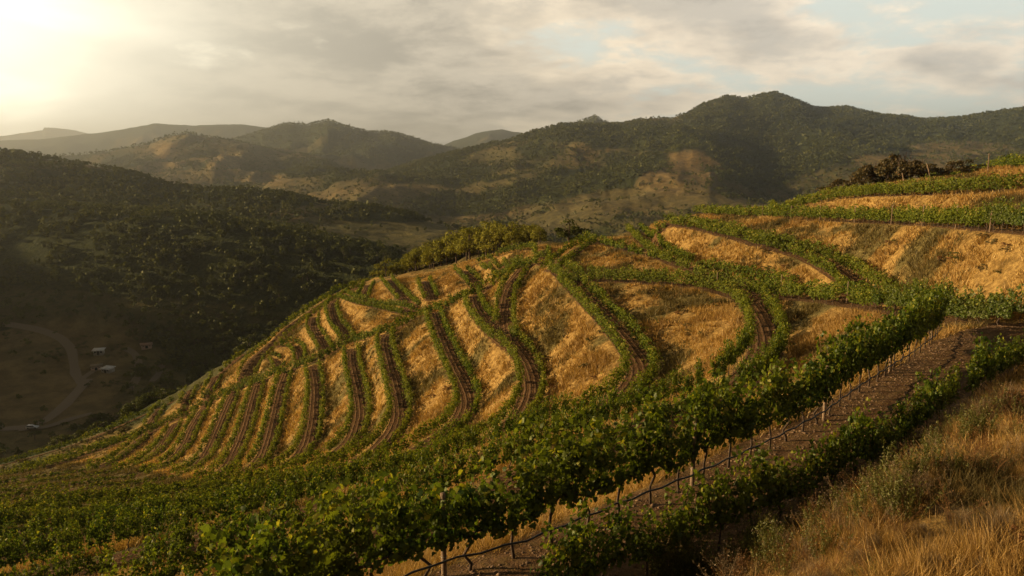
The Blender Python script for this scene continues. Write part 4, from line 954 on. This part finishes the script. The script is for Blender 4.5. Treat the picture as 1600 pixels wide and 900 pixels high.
# ================================================================ grass on the banks
def blades(P, h, wd, r, lean=0.45, up=None):
    n = len(P); a = r.uniform(0, 6.283, n); d = np.stack([np.cos(a), np.sin(a), 0 * a], -1)
    l = r.normal(0, lean, (n, 2)); tip = P + np.stack([l[:, 0] * h, l[:, 1] * h, h * np.ones(n)], -1)
    V = np.stack([P - d * wd[:, None] * .5, P + d * wd[:, None] * .5, tip], 1)
    return V.reshape(-1, 3), np.arange(n * 3).reshape(n, 3)
crA = np.array(crest + cr2); crA = crA[np.argsort(crA[:, 0])]
def bank_grass():
    r = np.random.default_rng(9); N = 420000
    # more tufts nearer the viewer
    u = r.random(N); D = 3 + 150 * u ** 1.6; az = r.uniform(R(-38), R(38), N)
    x = np.sin(az) * D; y = np.cos(az) * D
    nd = near_d[np.clip(((x - GX0) / GS).round().astype(int), 0, NX - 1), np.clip(((y - GY0) / GS).round().astype(int), 0, NY - 1)] - near_w[np.clip(((x - GX0) / GS).round().astype(int), 0, NX - 1), np.clip(((y - GY0) / GS).round().astype(int), 0, NY - 1)]
    cl = fbm(x / 1.7, y / 1.7, 3, 71)
    ok = (nd > 0.05) & (cl + r.normal(0, .08, N) > 0.42) & (y < np.interp(x, crA[:, 0], crA[:, 1]) + 3) & (x + y * 0.25 > -88)
    x, y, D, cl = x[ok], y[ok], D[ok], cl[ok]; z = hnear(x, y)
    px, py, f = to_px(np.stack([x, y, z], -1)); ok = (px > -40) & (px < 1640) & (py < 940); x, y, z, D, cl, px, py = [q[ok] for q in (x, y, z, D, cl, px, py)]
    green = fbm(x / 4., y / 4., 4, 61) + r.normal(0, 0.04, len(x)) > 0.57
    green |= (py > np.interp(px, [0, 150, 300, 420], [730, 724, 750, 756])) & (px < 400) & (D > 45)
    for nm, m, mat, lab in (('dry_grass', ~green, M['straw'], 'dry golden grass on the banks between the terraces'), ('scrub_growth', green, M['scrub'], 'olive scrubby growth in patches on the banks')):
        xx, yy, zz_, dd, cc = x[m], y[m], z[m], D[m], cl[m]
        k = 4; X = np.repeat(xx, k) + r.normal(0, .10, len(xx) * k); Y = np.repeat(yy, k) + r.normal(0, .10, len(xx) * k); Z = np.repeat(zz_, k) - 0.03; DD = np.repeat(dd, k)
        h = r.uniform(0.16, 0.42, len(X)) * (0.55 + 1.1 * np.repeat(cc, k)) * (1.0 + 0.25 * (DD > 30)); wd = np.clip(0.0011 * DD, 0.012, 0.11)
        V, T = blades(np.stack([X, Y, Z], -1), h, wd, r, 0.5)
        tn = np.repeat(np.clip(np.repeat(fbm(xx / 2.5, yy / 2.5, 3, 5), k) * 0.9 + r.normal(0, .22, len(X)), 0, 0.95), 3)
        tag(link(nm, V, T, mat, tint=tn), lab, 'grass' if nm == 'dry_grass' else 'scrub', None, 'stuff')
bank_grass()
# low bushes on the banks
def bush_proto(k, mat, name='scrub_bush', n=420, size=0.09, flat=0.6):
    r = np.random.default_rng(700 + k); root = empty(name, (0, 0, 0))
    P, N = lobes_crown(r, 7, n, size, flat, 0.0, 0.55); P[:, 2] *= 0.8
    V, T = cards(P, N, r.uniform(0.6, 1.3, len(P)) * size, r, 0.6)
    link('leaves', V, T, mat, root, tint=np.repeat(r.random(len(P)) * 0.97, 4))
    st = []
    for q in range(6):
        a = r.uniform(0, 6.28); st.append(tube([(0, 0, -0.05), (0.2 * math.cos(a), 0.2 * math.sin(a), 0.25), (0.42 * math.cos(a), 0.42 * math.sin(a), 0.5)], [0.02, 0.014, 0.006], 4))
    V, Fq = join(st); link('stems', V, Fq, M['bark'], root); return root
SB = [bush_proto(0, M['scrub']), bush_proto(1, M['scrub']), bush_proto(2, M['rust']), bush_proto(3, M['weed'])]
sbu = set()
def put_bush(j, p, h, wd, label, group=None, cat='bush'):
    loc = (float(p[0]), float(p[1]), float(p[2]) - 0.05)
    if j not in sbu: sbu.add(j); o = SB[j]; o.location = loc; o.scale = (h * wd, h * wd, h); o.rotation_euler = (0, 0, rv.uniform(0, 6))
    else: o = dup(SB[j], loc, rv.uniform(0, 6), (h * wd, h * wd, h))
    return tag(o, label, cat, group)
BK = [('on the big golden bank inside the curving track', (930, 1130, 468, 580), 13, 'big golden bank'), ('on the widest dry bank under the posted row', (1180, 1590, 368, 445), 34, 'widest dry bank'),
      ('on the long bank right of the lone dark tree', (1080, 1260, 375, 425), 16, 'bank right of the lone tree'), ('on the small rounded bank below the saddle', (920, 1010, 395, 425), 7, 'small rounded bank'),
      ('on the bank left of the swinging track', (830, 940, 470, 610), 9, 'bank left of the swinging track'), ('on the golden bank between the forked tracks', (660, 780, 500, 640), 12, 'bank between forked tracks'),
      ('on the narrow golden bank at the middle of the spur', (500, 620, 560, 690), 10, 'narrow banks of the spur'), ('on the square bank above the diagonal track', (545, 640, 490, 530), 7, 'square bank')]
for phrase, (x0, x1, y0, y1), n, gp in BK:
    for q in range(n):
        p = raycast(rv.uniform(x0, x1), rv.uniform(y0, y1))
        if p is None or not inside(p[0], p[1], 2): continue
        ii, jj = int((p[0] - GX0) / GS), int((p[1] - GY0) / GS)
        if near_d[ii, jj] - near_w[ii, jj] < 0.3: continue
        j = rv.choice([0, 1, 0, 1, 2, 3]); nm = ('low olive-brown bush', 'low olive-brown bush', 'low rusty bush', 'low green bush')[j]
        put_bush(j, p, rv.uniform(0.5, 1.05), rv.uniform(0.7, 1.3), nm + ' ' + phrase, nm + 'es, ' + gp)

for q in range(60):
    px = rv.uniform(0, 330); p = raycast(px, np.interp(px, [0, 100, 180, 240, 300, 340], [736, 708, 676, 646, 616, 590]) + rv.uniform(-6, 9))
    if p is not None and inside(p[0], p[1], 2): put_bush(rv.choice([0, 3, 3]), p, rv.uniform(0.7, 1.7), rv.uniform(0.7, 1.2), 'dull green bush along the shaded lower edge of the vineyard', 'bushes along the shaded edge')
# ================================================================ trellis: drip hose and posts
def smooth_line(P, step):
    d = np.linalg.norm(np.diff(P[:, :2], axis=0), axis=1); s = np.concatenate([[0], np.cumsum(d)]); q = np.arange(0, s[-1], step)
    return np.stack([np.interp(q, s, P[:, k]) for k in range(2)], -1)
q = smooth_line(rowA, 0.5)
T_ = unit(np.gradient(q, axis=0)); q2 = q + 0.16 * np.stack([T_[:, 1], -T_[:, 0]], -1)
hz = hnear(q2[:, 0], q2[:, 1]); hz = np.convolve(np.pad(hz, 6, mode='edge'), np.ones(13) / 13, 'valid')
hs = 0.44 - 0.05 * np.abs(np.sin(np.arange(len(q2)) * 0.5 * math.pi))
V, Fq = tube(np.stack([q2[:, 0], q2[:, 1], hz + hs], -1), 0.022, 6)
tag(link('drip_hose', V, Fq, M['hose'], smooth=True), 'black drip irrigation hose strung along the trunks of the tall vine row', 'hose')
pa, pb = raycast(1268, 532), raycast(1338, 488)
if pa is not None and pb is not None:
    L_ = np.array([pa + (pb - pa) * u for u in np.linspace(0, 1, 14)]); L_[:, 2] = ground(L_[:, 0], L_[:, 1]) + 0.10; L_[:, 0] += np.sin(np.linspace(0, 3, 14)) * 0.25
    V, Fq = tube(L_, 0.06, 7); tag(link('irrigation_pipe', V, Fq, M['hose'], smooth=True), 'black irrigation pipe lying up the small bank beside the dirt path', 'pipe')
def post(kind, x, y, h, label, group=None, lean=(0, 0), rad=0.05):
    z = float(hnear(x, y)); root = empty('trellis_post', (x, y, z))
    th = [(0, 0, -0.2), (lean[0] * .5 * h, lean[1] * .5 * h, h * .5), (lean[0] * h, lean[1] * h, h)]
    V, Fq = tube(th, [rad, rad * .95, rad * .9], 8)
    n = len(V); V = np.concatenate([V, [[lean[0] * h, lean[1] * h, h + 0.01]]]); cap = np.array([(n - 8 + i, n - 8 + (i + 1) % 8, n) for i in range(8)])
    pole = link('pole', V, [Fq, cap], M[kind], root)
    for zz_ in (0.45, 0.95, 1.4):
        if zz_ < h:
            a = np.linspace(0, 2 * math.pi, 9); ring = np.stack([lean[0] * zz_ + (rad + .006) * np.cos(a), lean[1] * zz_ + (rad + .006) * np.sin(a), zz_ + 0 * a], -1)
            V, Fr = tube(ring, 0.006, 4); link('wire_clip', V, Fr, M['steel'], pole)
    return tag(root, label, 'post', group)
kA = [i for i in order if ST[i][0] == 'A']
for n_, i in enumerate([j for j in kA][3::7]):
    a = ST[i][4]; post('wood', ST[i][1] + 0.5 * math.cos(a), ST[i][2] + 0.5 * math.sin(a), 1.75, '%s nearest wooden post in the row along the black hose' % ordinal(n_ + 1), 'posts of the hose row', rad=0.055)
for n_, (px, py) in enumerate([(1542, 360), (1490, 356), (1441, 354), (1390, 351), (1335, 348), (1281, 346), (1235, 345), (1190, 344)]):
    c_ = CTR['u1']; T = unit(np.gradient(c_[:, :2], axis=0)); ln = c_[:, :2] - 1.15 * np.stack([-T[:, 1], T[:, 0]], -1)
    qx, qy, _ = to_px(np.stack([ln[:, 0], ln[:, 1], c_[:, 2]], -1)); k = np.argmin(np.abs(qx - px))
    post('wood', ln[k, 0], ln[k, 1] - 0.1, 1.75, '%s pale post from the right in the posted row above the widest dry bank' % ordinal(n_ + 1), 'posts of the posted row')
for px, py, ln_, lab in [(1416, 304, (0.28, 0), 'crooked pale post leaning left at the front of the brown bushes'), (1456, 288, (0.34, 0), 'short pale post leaning in front of the brown thicket'), (1543, 272, (0.03, 0), 'upright grey post standing out on the highest terrace'), (1601, 262, (0.02, 0), 'upright grey post at the right end of the highest terrace')]:
    p = raycast(px, py)
    if p is not None and inside(p[0], p[1], 2): post('wood', float(p[0]), float(p[1]), 2.2, lab, None, (-ln_[0], 0), 0.06)
for px, py in [(1220, 458), (1323, 474), (1120, 452)]:
    p = raycast(px, py)
    if p is not None: post('wood', float(p[0]), float(p[1]), 1.7, {1220: 'pale post under the row where the golden bank corner meets the path row', 1323: 'thin post halfway along the row towards the dirt path', 1120: 'thin post above the tip of the big golden bank'}[px], None)

# ================================================================ clods and stones of the dirt path
def pebbles():
    r = np.random.default_rng(3); ic = np.array([(1, 0, 0), (-1, 0, 0), (0, 1, 0), (0, -1, 0), (0, 0, 1), (0, 0, -1)], float)
    tri = np.array([(0, 2, 4), (2, 1, 4), (1, 3, 4), (3, 0, 4), (2, 0, 5), (1, 2, 5), (3, 1, 5), (0, 3, 5)])
    c = CTR['path']; k = r.integers(0, len(c), 9000); T = unit(np.gradient(c[:, :2], axis=0))[k]; o = r.normal(0, 1.0, 9000)
    o = np.where(r.random(9000) < .55, 1.35 + r.normal(0, .35, 9000), o)
    x = c[k, 0] - T[:, 1] * o + r.normal(0, .1, 9000); y = c[k, 1] + T[:, 0] * o + r.normal(0, .1, 9000); z = hnear(x, y)
    s = 0.010 + 0.055 * r.random(9000) ** 3.5
    V = np.stack([x, y, z], -1)[:, None] + s[:, None, None] * ic[None] * r.uniform(0.6, 1.3, (9000, 6, 1)) * [1, 1, 0.7]
    Fq = (np.arange(9000) * 6)[:, None, None] + tri[None]
    tag(link('clods', V.reshape(-1, 3), Fq.reshape(-1, 3), M['stone']), 'loose earth clods and small stones on the dirt path', 'stones', None, 'stuff')
    x = c[k, 0] - T[:, 1] * o * 1.1 + r.normal(0, .4, 9000); y = c[k, 1] + T[:, 0] * o * 1.1 + r.normal(0, .4, 9000); z = hnear(x, y) + 0.015
    a = r.uniform(0, 3.14, 9000); l = r.uniform(.05, .16, 9000); d = np.stack([np.cos(a), np.sin(a), r.normal(0, .1, 9000)], -1) * l[:, None]; P = np.stack([x, y, z], -1); w_ = np.stack([-np.sin(a), np.cos(a), 0 * a], -1) * 0.008
    V = np.stack([P - w_, P + w_, P + d], 1).reshape(-1, 3)
    tag(link('litter', V, np.arange(27000).reshape(-1, 3)[::3], M['straw'], tint=np.repeat(r.random(9000) * .9, 3)), 'dry straw litter strewn on the dirt path', 'straw', None, 'stuff')
pebbles()

# ================================================================ weeds of the near bank
def weed_proto(k, kind):
    r = np.random.default_rng(900 + k)
    if kind == 'green':       # upright stems with narrow leaves
        root = empty('weed_plant', (0, 0, 0)); st = []; P = []; N = []
        for q in range(12):
            b = r.normal(0, .07, 2); l = r.normal(0, .14, 2); h = r.uniform(.45, .95)
            st.append(tube([(b[0], b[1], -0.03), (b[0] + l[0] * .5, b[1] + l[1] * .5, h * .5), (b[0] + l[0], b[1] + l[1], h)], [.005, .004, .002], 3))
            u = r.uniform(0.1, 1, 34); c = np.stack([b[0] + l[0] * u, b[1] + l[1] * u, h * u], -1); d = unit(r.normal(size=(34, 3)) * [1, 1, .3]); P.append(c + d * .03); N.append(d)
        P = np.concatenate(P); N = np.concatenate(N); V, T = cards(P, unit(N + [0, 0, .4]), r.uniform(.03, .07, len(P)), r, 0.35, .3)
        link('leaves', V, T, M['weed'], root, tint=np.repeat(r.random(len(P)) * .95, 4)); V, Fq = join(st); link('stems', V, Fq, M['weed'], root, tint=np.full(len(V), .5)); return root
    if kind == 'stalk':       # dry branching stalks with pale seed heads
        st = []; P = []
        for q in range(9):
            b = r.normal(0, .05, 2); l = r.normal(0, .22, 2); h = r.uniform(.35, .85); e = np.array([b[0] + l[0], b[1] + l[1], h])
            st.append(tube([(b[0], b[1], -0.03), (b[0] + l[0] * .4, b[1] + l[1] * .4, h * .55), e], [.0045, .0035, .0018], 3))
            for w_ in range(7):
                m_ = np.array([b[0], b[1], 0]) + (e - [b[0], b[1], 0]) * r.uniform(.5, .95); f_ = m_ + unit(r.normal(size=3) * [1, 1, .6] + [0, 0, .7]) * r.uniform(.06, .2)
                st.append(tube([m_, f_], [.0022, .0014], 3)); P.append(f_)
            P.append(e)
        P = np.array(P); hd = np.repeat(P, 5, 0) + r.normal(0, .007, (len(P) * 5, 3)); V, T = cards(hd, unit(r.normal(size=hd.shape)), r.uniform(.007, .017, len(hd)), r)
        Vs, Fs = join(st); V2, F2 = join([(Vs, Fs), (V, T)])
        return link('dry_weed', V2, F2, M['rust'] if k % 2 else M['pale'], tint=np.concatenate([np.full(len(Vs), .35), np.repeat(r.uniform(.5, .97, len(hd)), 4)]))
    root = empty('grass_clump', (0, 0, 0)); n = 700       # arching pale grass
    a = r.uniform(0, 6.28, n); sp = np.abs(r.normal(0, .35, n)) + .05; h = r.uniform(.3, .62, n) * (1 - .3 * sp)
    d = np.stack([np.cos(a), np.sin(a)], -1); b = r.normal(0, .06, (n, 2)); w_ = .0035
    V = []
    for u in (0, .5, 1):
        c = np.stack([b[:, 0] + d[:, 0] * sp * u ** 1.5, b[:, 1] + d[:, 1] * sp * u ** 1.5, h * (u * (1.7 - .7 * u)) - (0.25 * sp * u ** 3) - .02 * (u == 0)], -1); s = np.stack([-d[:, 1], d[:, 0], 0 * a], -1) * w_ * (1 - .8 * u)
        V += [c - s, c + s]
    V = np.stack(V, 1).reshape(-1, 3); I = np.arange(n)[:, None] * 6; Fq = np.concatenate([I + [0, 1, 3, 2], I + [2, 3, 5, 4]])
    link('blades', V, Fq, M['pale'] if k % 2 == 0 else M['straw'], root, tint=np.repeat(r.random(n) * .95, 6)); return root
WP = {('green', k): weed_proto(k, 'green') for k in range(3)}; WP.update({('stalk', k): weed_proto(10 + k, 'stalk') for k in range(4)}); WP.update({('clump', k): weed_proto(20 + k, 'clump') for k in range(4)})
wu = set()
def put_weed(kind, k, p, s, label, group, cat):
    loc = (float(p[0]), float(p[1]), float(p[2]))
    if (kind, k) not in wu: wu.add((kind, k)); o = WP[(kind, k)]; o.location = loc; o.scale = (s,) * 3; o.rotation_euler = (0, 0, rv.uniform(0, 6))
    else: o = dup(WP[(kind, k)], loc, rv.uniform(0, 6), s)
    tag(o, label, cat, group)
def where(px): return 'near the lower end of the weed-side row' if px < 1200 else 'below the middle of the weed-side row' if px < 1380 else 'below the far end of the weed-side row' if px < 1490 else 'towards the right edge of the photo'
def near_pt(px, py):
    p = raycast(px, py, 3.0, 80.0); return p if p is not None and p[1] < 60 else None
def edge_y(px): return np.interp(px, [1000, 1100, 1200, 1300, 1400, 1500, 1600], [905, 880, 835, 765, 712, 650, 585])
for q in range(130):
    px = rv.uniform(1020, 1600); py = edge_y(px) + abs(rv.gauss(0, 1)) * 45 + 8
    p = near_pt(px, min(py, 900))
    if p is not None: put_weed('green', rv.randrange(3), p, rv.uniform(.5, 1.05), 'green upright weed ' + where(px), 'green weeds ' + where(px), 'weed')
for q in range(120):
    px = rv.uniform(1120, 1600); py = edge_y(px) + abs(rv.gauss(0, 1)) * 75 + 15
    p = near_pt(px, py)
    if p is not None: put_weed('stalk', rv.randrange(4), p, rv.uniform(.5, 1.05), 'dry branching weed with small seed heads ' + where(px), 'seed-head weeds ' + where(px), 'weed')
for px, py, s, k, lab in [(1530, 668, 1.5, 0, 'large pale arching grass clump under the last near vines'), (1575, 650, 1.6, 2, 'pale arching grass clump at the right edge below the vines'), (1500, 690, 1.1, 1, 'straw-coloured clump beside the large pale clump'), (1560, 850, .8, 0, 'greyish arching grass clump low at the right edge'), (1500, 830, .7, 2, 'small greyish grass clump in the golden grass'), (1450, 760, .7, 3, 'straw-coloured grass clump by the forked dead twig'), (1390, 860, .6, 1, 'golden grass clump at the bottom edge'), (1590, 760, .8, 3, 'golden grass clump at the right edge on the bank brow')]:
    p = near_pt(px, py)
    if p is not None: put_weed('clump', k, p, s, lab, None, 'grass clump')
for q in range(75):
    px = rv.uniform(1220, 1630); py = edge_y(px) + rv.uniform(50, 300)
    if py > 930: continue
    p = near_pt(px, py)
    if p is not None: put_weed('clump', rv.randrange(4), p, rv.uniform(.22, .45), 'small tuft of dry arching grass ' + where(px), 'dry tufts ' + where(px), 'grass clump')
for px, py, h, wd, lab in [(1590, 640, 1.0, 1.0, 'rusty bush at the right edge among pale grass'), (1440, 700, .6, 1.1, 'rusty bush at the foot of the near vine row'), (1345, 745, .5, 1.2, 'rusty bush under the middle of the near vine row'), (1595, 850, .35, 1.1, 'reddish leafy bush in the bottom right corner'), (1480, 740, .45, 1.3, 'low rusty bush behind the forked dead twig')]:
    p = near_pt(px, py)
    if p is not None: put_bush(2, p, h, wd, lab)
def near_grass():
    r = np.random.default_rng(19); N = 260000
    x = r.uniform(0, 26, N); y = r.uniform(2.5, 30, N)
    lx = np.interp(y, rowB[:, 1], rowB[:, 0]); ok = (x > lx + 0.25 + 0.5 * (fbm(x, y, 2, 8) - .5)) & (r.random(N) < np.clip(9.0 / np.hypot(x, y), 0, 1) ** 1.5) & (fbm(x / .6, y / .6, 3, 15) + r.normal(0, .06, N) > .455)
    x, y = x[ok], y[ok]; z = hnear(x, y); px, py, f = to_px(np.stack([x, y, z], -1)); ok = (px < 1680) & (py < 960); x, y, z = x[ok], y[ok], z[ok]
    k = 6; X = np.repeat(x, k) + r.normal(0, .035, len(x) * k); Y = np.repeat(y, k) + r.normal(0, .035, len(x) * k); Z = np.repeat(z, k) - .02; D = np.hypot(X, Y)
    cl = np.repeat(fbm(x / 1.3, y / 1.3, 3, 25), k); h = r.uniform(.05, .19, len(X)) * (0.2 + 1.5 * cl) * np.clip(D / 12, .55, 1.1)
    V, T = blades(np.stack([X, Y, Z], -1), h, np.clip(D * .0006, .004, .02), r, .6)
    tn = np.clip(cl * .8 + r.normal(0, .25, len(X)), 0, .97)
    pat = np.repeat(fbm(x / 1.6, y / 1.6, 4, 401) + r.normal(0, .035, len(x)), k); dist = X - np.interp(Y, rowB[:, 1], rowB[:, 0])
    pat = pat - 0.10 * (1 - sstep(dist, 0.8, 2.6))
    T3 = np.arange(len(X) * 3).reshape(-1, 3)
    for lo, hi, mt, nm, lb, ct in ((0.0, 0.40, 'weed', 'green_undergrowth', 'short green undergrowth among the dry grass of the near bank', 'undergrowth'), (0.40, 0.48, 'rust', 'rusty_undergrowth', 'rusty brown undergrowth patches on the near bank', 'undergrowth'), (0.48, 0.60, 'straw', 'near_grass', 'fine dry golden grass covering the near bank', 'grass'), (0.60, 2, 'pale', 'bleached_grass', 'bleached greyish grass patches on the near bank', 'grass')):
        m_ = (pat >= lo) & (pat < hi)
        if m_.sum() < 50: continue
        vv = V.reshape(-1, 3, 3)[m_].reshape(-1, 3)
        tag(link(nm, vv, np.arange(len(vv)).reshape(-1, 3), M[mt], tint=np.repeat(tn[m_], 3)), lb, ct, None, 'stuff')
near_grass()
# forked dead twig
p = near_pt(1512, 838)
if p is not None:
    V, Fq = join([tube([(0, 0, -.05), (-.03, .02, .22), (-.09, .05, .46), (-.13, .06, .58)], [.008, .007, .005, .003], 5), tube([(-.09, .05, .46), (-.25, .05, .52), (-.36, .03, .57)], [.004, .003, .002], 4), tube([(-.06, .03, .33), (.05, .0, .45)], [.003, .002], 4)])
    tag(link('dead_twig', V, Fq, M['pale'], tint=np.full(len(V), .8), loc=p), 'bare pale forked twig sticking up from the golden grass', 'twig')

# ================================================================ valley: tracks, farm sheds, cars, orchard
def ribbon(name, pts, wd, label=None, lift=0.2, cyc=False):
    P = [raycast(*q_, 120.0, 1500.0) for q_ in pts]; P = np.array([q_ for q_ in P if q_ is not None])
    if len(P) < 2: return
    d = np.linalg.norm(np.diff(P[:, :2], axis=0), axis=1); s = np.concatenate([[0], np.cumsum(d)]); t_ = np.arange(0, s[-1], 2.0)
    c = np.stack([np.interp(t_, s, P[:, k]) for k in range(2)], -1)
    for _ in range(4): c[1:-1] = .25 * c[:-2] + .5 * c[1:-1] + .25 * c[2:]
    T = unit(np.gradient(c, axis=0)); n_ = np.stack([-T[:, 1], T[:, 0]], -1); ww = wd * (1 + .25 * (vnoise(t_ / 9, t_ * 0, 4) - .5))
    cols = []
    for u in (-.5, -.25, 0, .25, .5):
        xy = c + n_ * (ww * u)[:, None]; cols.append(np.stack([xy[:, 0], xy[:, 1], ground(xy[:, 0], xy[:, 1]) + lift], -1))
    V = np.stack(cols, 1); m_ = len(c); i = np.arange(m_ * 5).reshape(m_, 5); Q = np.stack([i[:-1, :-1], i[1:, :-1], i[1:, 1:], i[:-1, 1:]], -1).reshape(-1, 4)
    tag(link(name, V.reshape(-1, 3), Q[:, ::-1], M['dirt'], smooth=True), None, None, kind='structure')
ribbon('road', [(-40, 672), (0, 671), (45, 668), (72, 658), (100, 635), (128, 604), (138, 592)], 4.6)
ribbon('road', [(128, 600), (118, 585), (115, 565), (112, 545), (95, 528), (60, 515), (20, 508), (-30, 505)], 4.2)
ribbon('road', [(124, 596), (138, 585), (150, 578)], 3.2, lift=.26)
ribbon('road', [(30, 672), (75, 668), (110, 655), (150, 645)], 3.5, lift=.26)
ribbon('path', [(196, 545), (212, 552), (217, 572), (212, 596), (200, 610)], 3.6)
ribbon('path', [(254, 570), (248, 585), (236, 598)], 3.0)
def shed(px, py, L_, W_, Hh_, rz, label, wallm='wall', roofm='roof', gable=False, cat='shed', name='farm_shed'):
    p = raycast(px, py, 120.0, 1600.0)
    if p is None: return
    root = empty(name, tuple(p), rz)
    V, Fq = box(-L_ / 2, L_ / 2, -W_ / 2, W_ / 2, -1.0, Hh_); wl = link('wall', V, Fq, M[wallm], root)
    if gable:
        V = np.array([(-L_ / 2 - .4, -W_ / 2 - .4, Hh_ - .1), (L_ / 2 + .4, -W_ / 2 - .4, Hh_ - .1), (L_ / 2 + .4, W_ / 2 + .4, Hh_ - .1), (-L_ / 2 - .4, W_ / 2 + .4, Hh_ - .1), (-L_ / 2 - .4, 0, Hh_ + W_ * .25), (L_ / 2 + .4, 0, Hh_ + W_ * .25)])
        link('roof', V, [np.array([(0, 1, 5, 4), (2, 3, 4, 5), (0, 3, 2, 1)]), np.array([(0, 4, 3), (1, 2, 5)])], M[roofm], root)
    else:
        V, Fq = box(-L_ / 2 - .5, L_ / 2 + .5, -W_ / 2 - .5, W_ / 2 + .5, Hh_, Hh_ + .18); V[:, 2] += np.where(V[:, 1] > 0, .5, 0); link('roof', V, Fq, M[roofm], root)
    V, Fq = box(-.6, .6, -W_ / 2 - .04, -W_ / 2 + .05, -.1, min(2.1, Hh_ - .3)); link('door', V, Fq, M['glass'], wl)
    for sx in (-1, 1):
        V, Fq = box(sx * L_ * .3 - .5, sx * L_ * .3 + .5, -W_ / 2 - .04, -W_ / 2 + .05, .9, min(1.9, Hh_ - .4)); link('window', V, Fq, M['glass'], wl)
    tag(root, label, cat)
shed(155, 553, 4.6, 3.0, 2.1, .2, 'small white-roofed shed standing highest in the dark valley clearing')
shed(169, 581, 4.8, 3.4, 1.8, -.3, 'low white-roofed shed lower down at the valley clearing')
shed(151, 577, 4.5, 3.0, 1.6, .4, 'low brownish lean-to at the end of the farm drive', 'pinkwall', 'dirt')
shed(229, 543, 5.0, 3.2, 1.6, .5, 'small ruined stone hut among trees right of the sheds', 'pinkwall', 'tile')
shed(838, 371, 9.0, 8.0, 9.0, .3, 'far pink farmhouse tower between the pine grove and the lone dark tree', 'pinkwall', 'tile', True, 'house', 'farmhouse')
p = raycast(51, 671, 120.0, 900.0)
if p is not None:
    root = empty('parked_car', (p[0], p[1], p[2] + .45), .15)
    def prof(pts, hw, ins=0.0):
        n_ = len(pts); V = np.array([(x, -hw + ins * (z > 1.0), z) for x, z in pts] + [(x, hw - ins * (z > 1.0), z) for x, z in pts])
        return V, [np.array([(i, (i + 1) % n_, n_ + (i + 1) % n_, n_ + i) for i in range(n_)]), np.array([list(range(n_))[::-1]]), np.array([list(range(n_, 2 * n_))])]
    V, Fq = prof([(-2.1, .35), (2.1, .35), (2.15, .75), (1.2, .95), (.6, 1.45), (-1.6, 1.5), (-2.1, .9)], .85, .12); link('body', V, Fq, M['paint'], root)
    V, Fq = prof([(1.0, .98), (.55, 1.4), (-1.55, 1.44), (-1.9, .98)], .86, .115); link('windows', V, Fq, M['glass'], root)
    for sx in (-1.3, 1.3):
        for sy in (-.78, .78):
            V, Fq = tube([(sx, sy - .1, .32), (sx, sy + .1, .32)], .33, 12); V = np.concatenate([V, [[sx, sy - .1, .32], [sx, sy + .1, .32]]])
            cap = np.array([(i, (i + 1) % 12, 24) for i in range(12)] + [(12 + i, 12 + (i + 1) % 12, 25) for i in range(12)]); link('wheel', V, [Fq, cap], M['rubber'], root)
    tag(root, 'white car parked on the dirt road in the dark valley', 'car')
for (x0, x1, y0, y1, n_, ph, gp) in [(40, 105, 548, 568, 16, 'in the bare field left of the farm drive', 'field dots left of drive'), (118, 150, 524, 560, 16, 'beside the valley sheds', 'dots by the sheds'), (165, 205, 540, 562, 14, 'right of the highest valley shed', 'dots right of shed'), (120, 200, 592, 606, 8, 'below the valley sheds', 'dots below sheds'), (0, 60, 520, 545, 7, 'at the upper edge of the bare valley field', 'dots at field edge')]:
    for q in range(n_):
        p = raycast(rv.uniform(x0, x1), rv.uniform(y0, y1), 120.0, 900.0)
        if p is not None: put_tree('pine', float(p[0]), float(p[1]), rv.uniform(1.6, 2.8), 'small round olive tree ' + ph, 'olive trees: ' + gp, 1.3, 'tree', float(p[2]) - .3)
for kd, D_ in ((SB, sbu),):
    for j, o in enumerate(kd):
        if j not in D_:
            for ch in list(o.children): bpy.data.objects.remove(ch)
            bpy.data.objects.remove(o)

# ================================================================ the hazy air
V, Fq = box(-10150, 10150, -10150, 10150, -320, 362)
m, t, o = new_mat('air')
pv = t.node('ShaderNodeVolumePrincipled'); pv.inputs['Color'].default_value = (0.94, 0.94, 0.88, 1); pv.inputs['Density'].default_value = 0.000145; pv.inputs['Anisotropy'].default_value = 0.8
t.l.new(pv.outputs[0], o.inputs['Volume']); m.cycles.homogeneous_volume = True
tag(link('haze', V, Fq, m), 'pale hazy evening air over the valleys', 'haze', None, 'stuff')
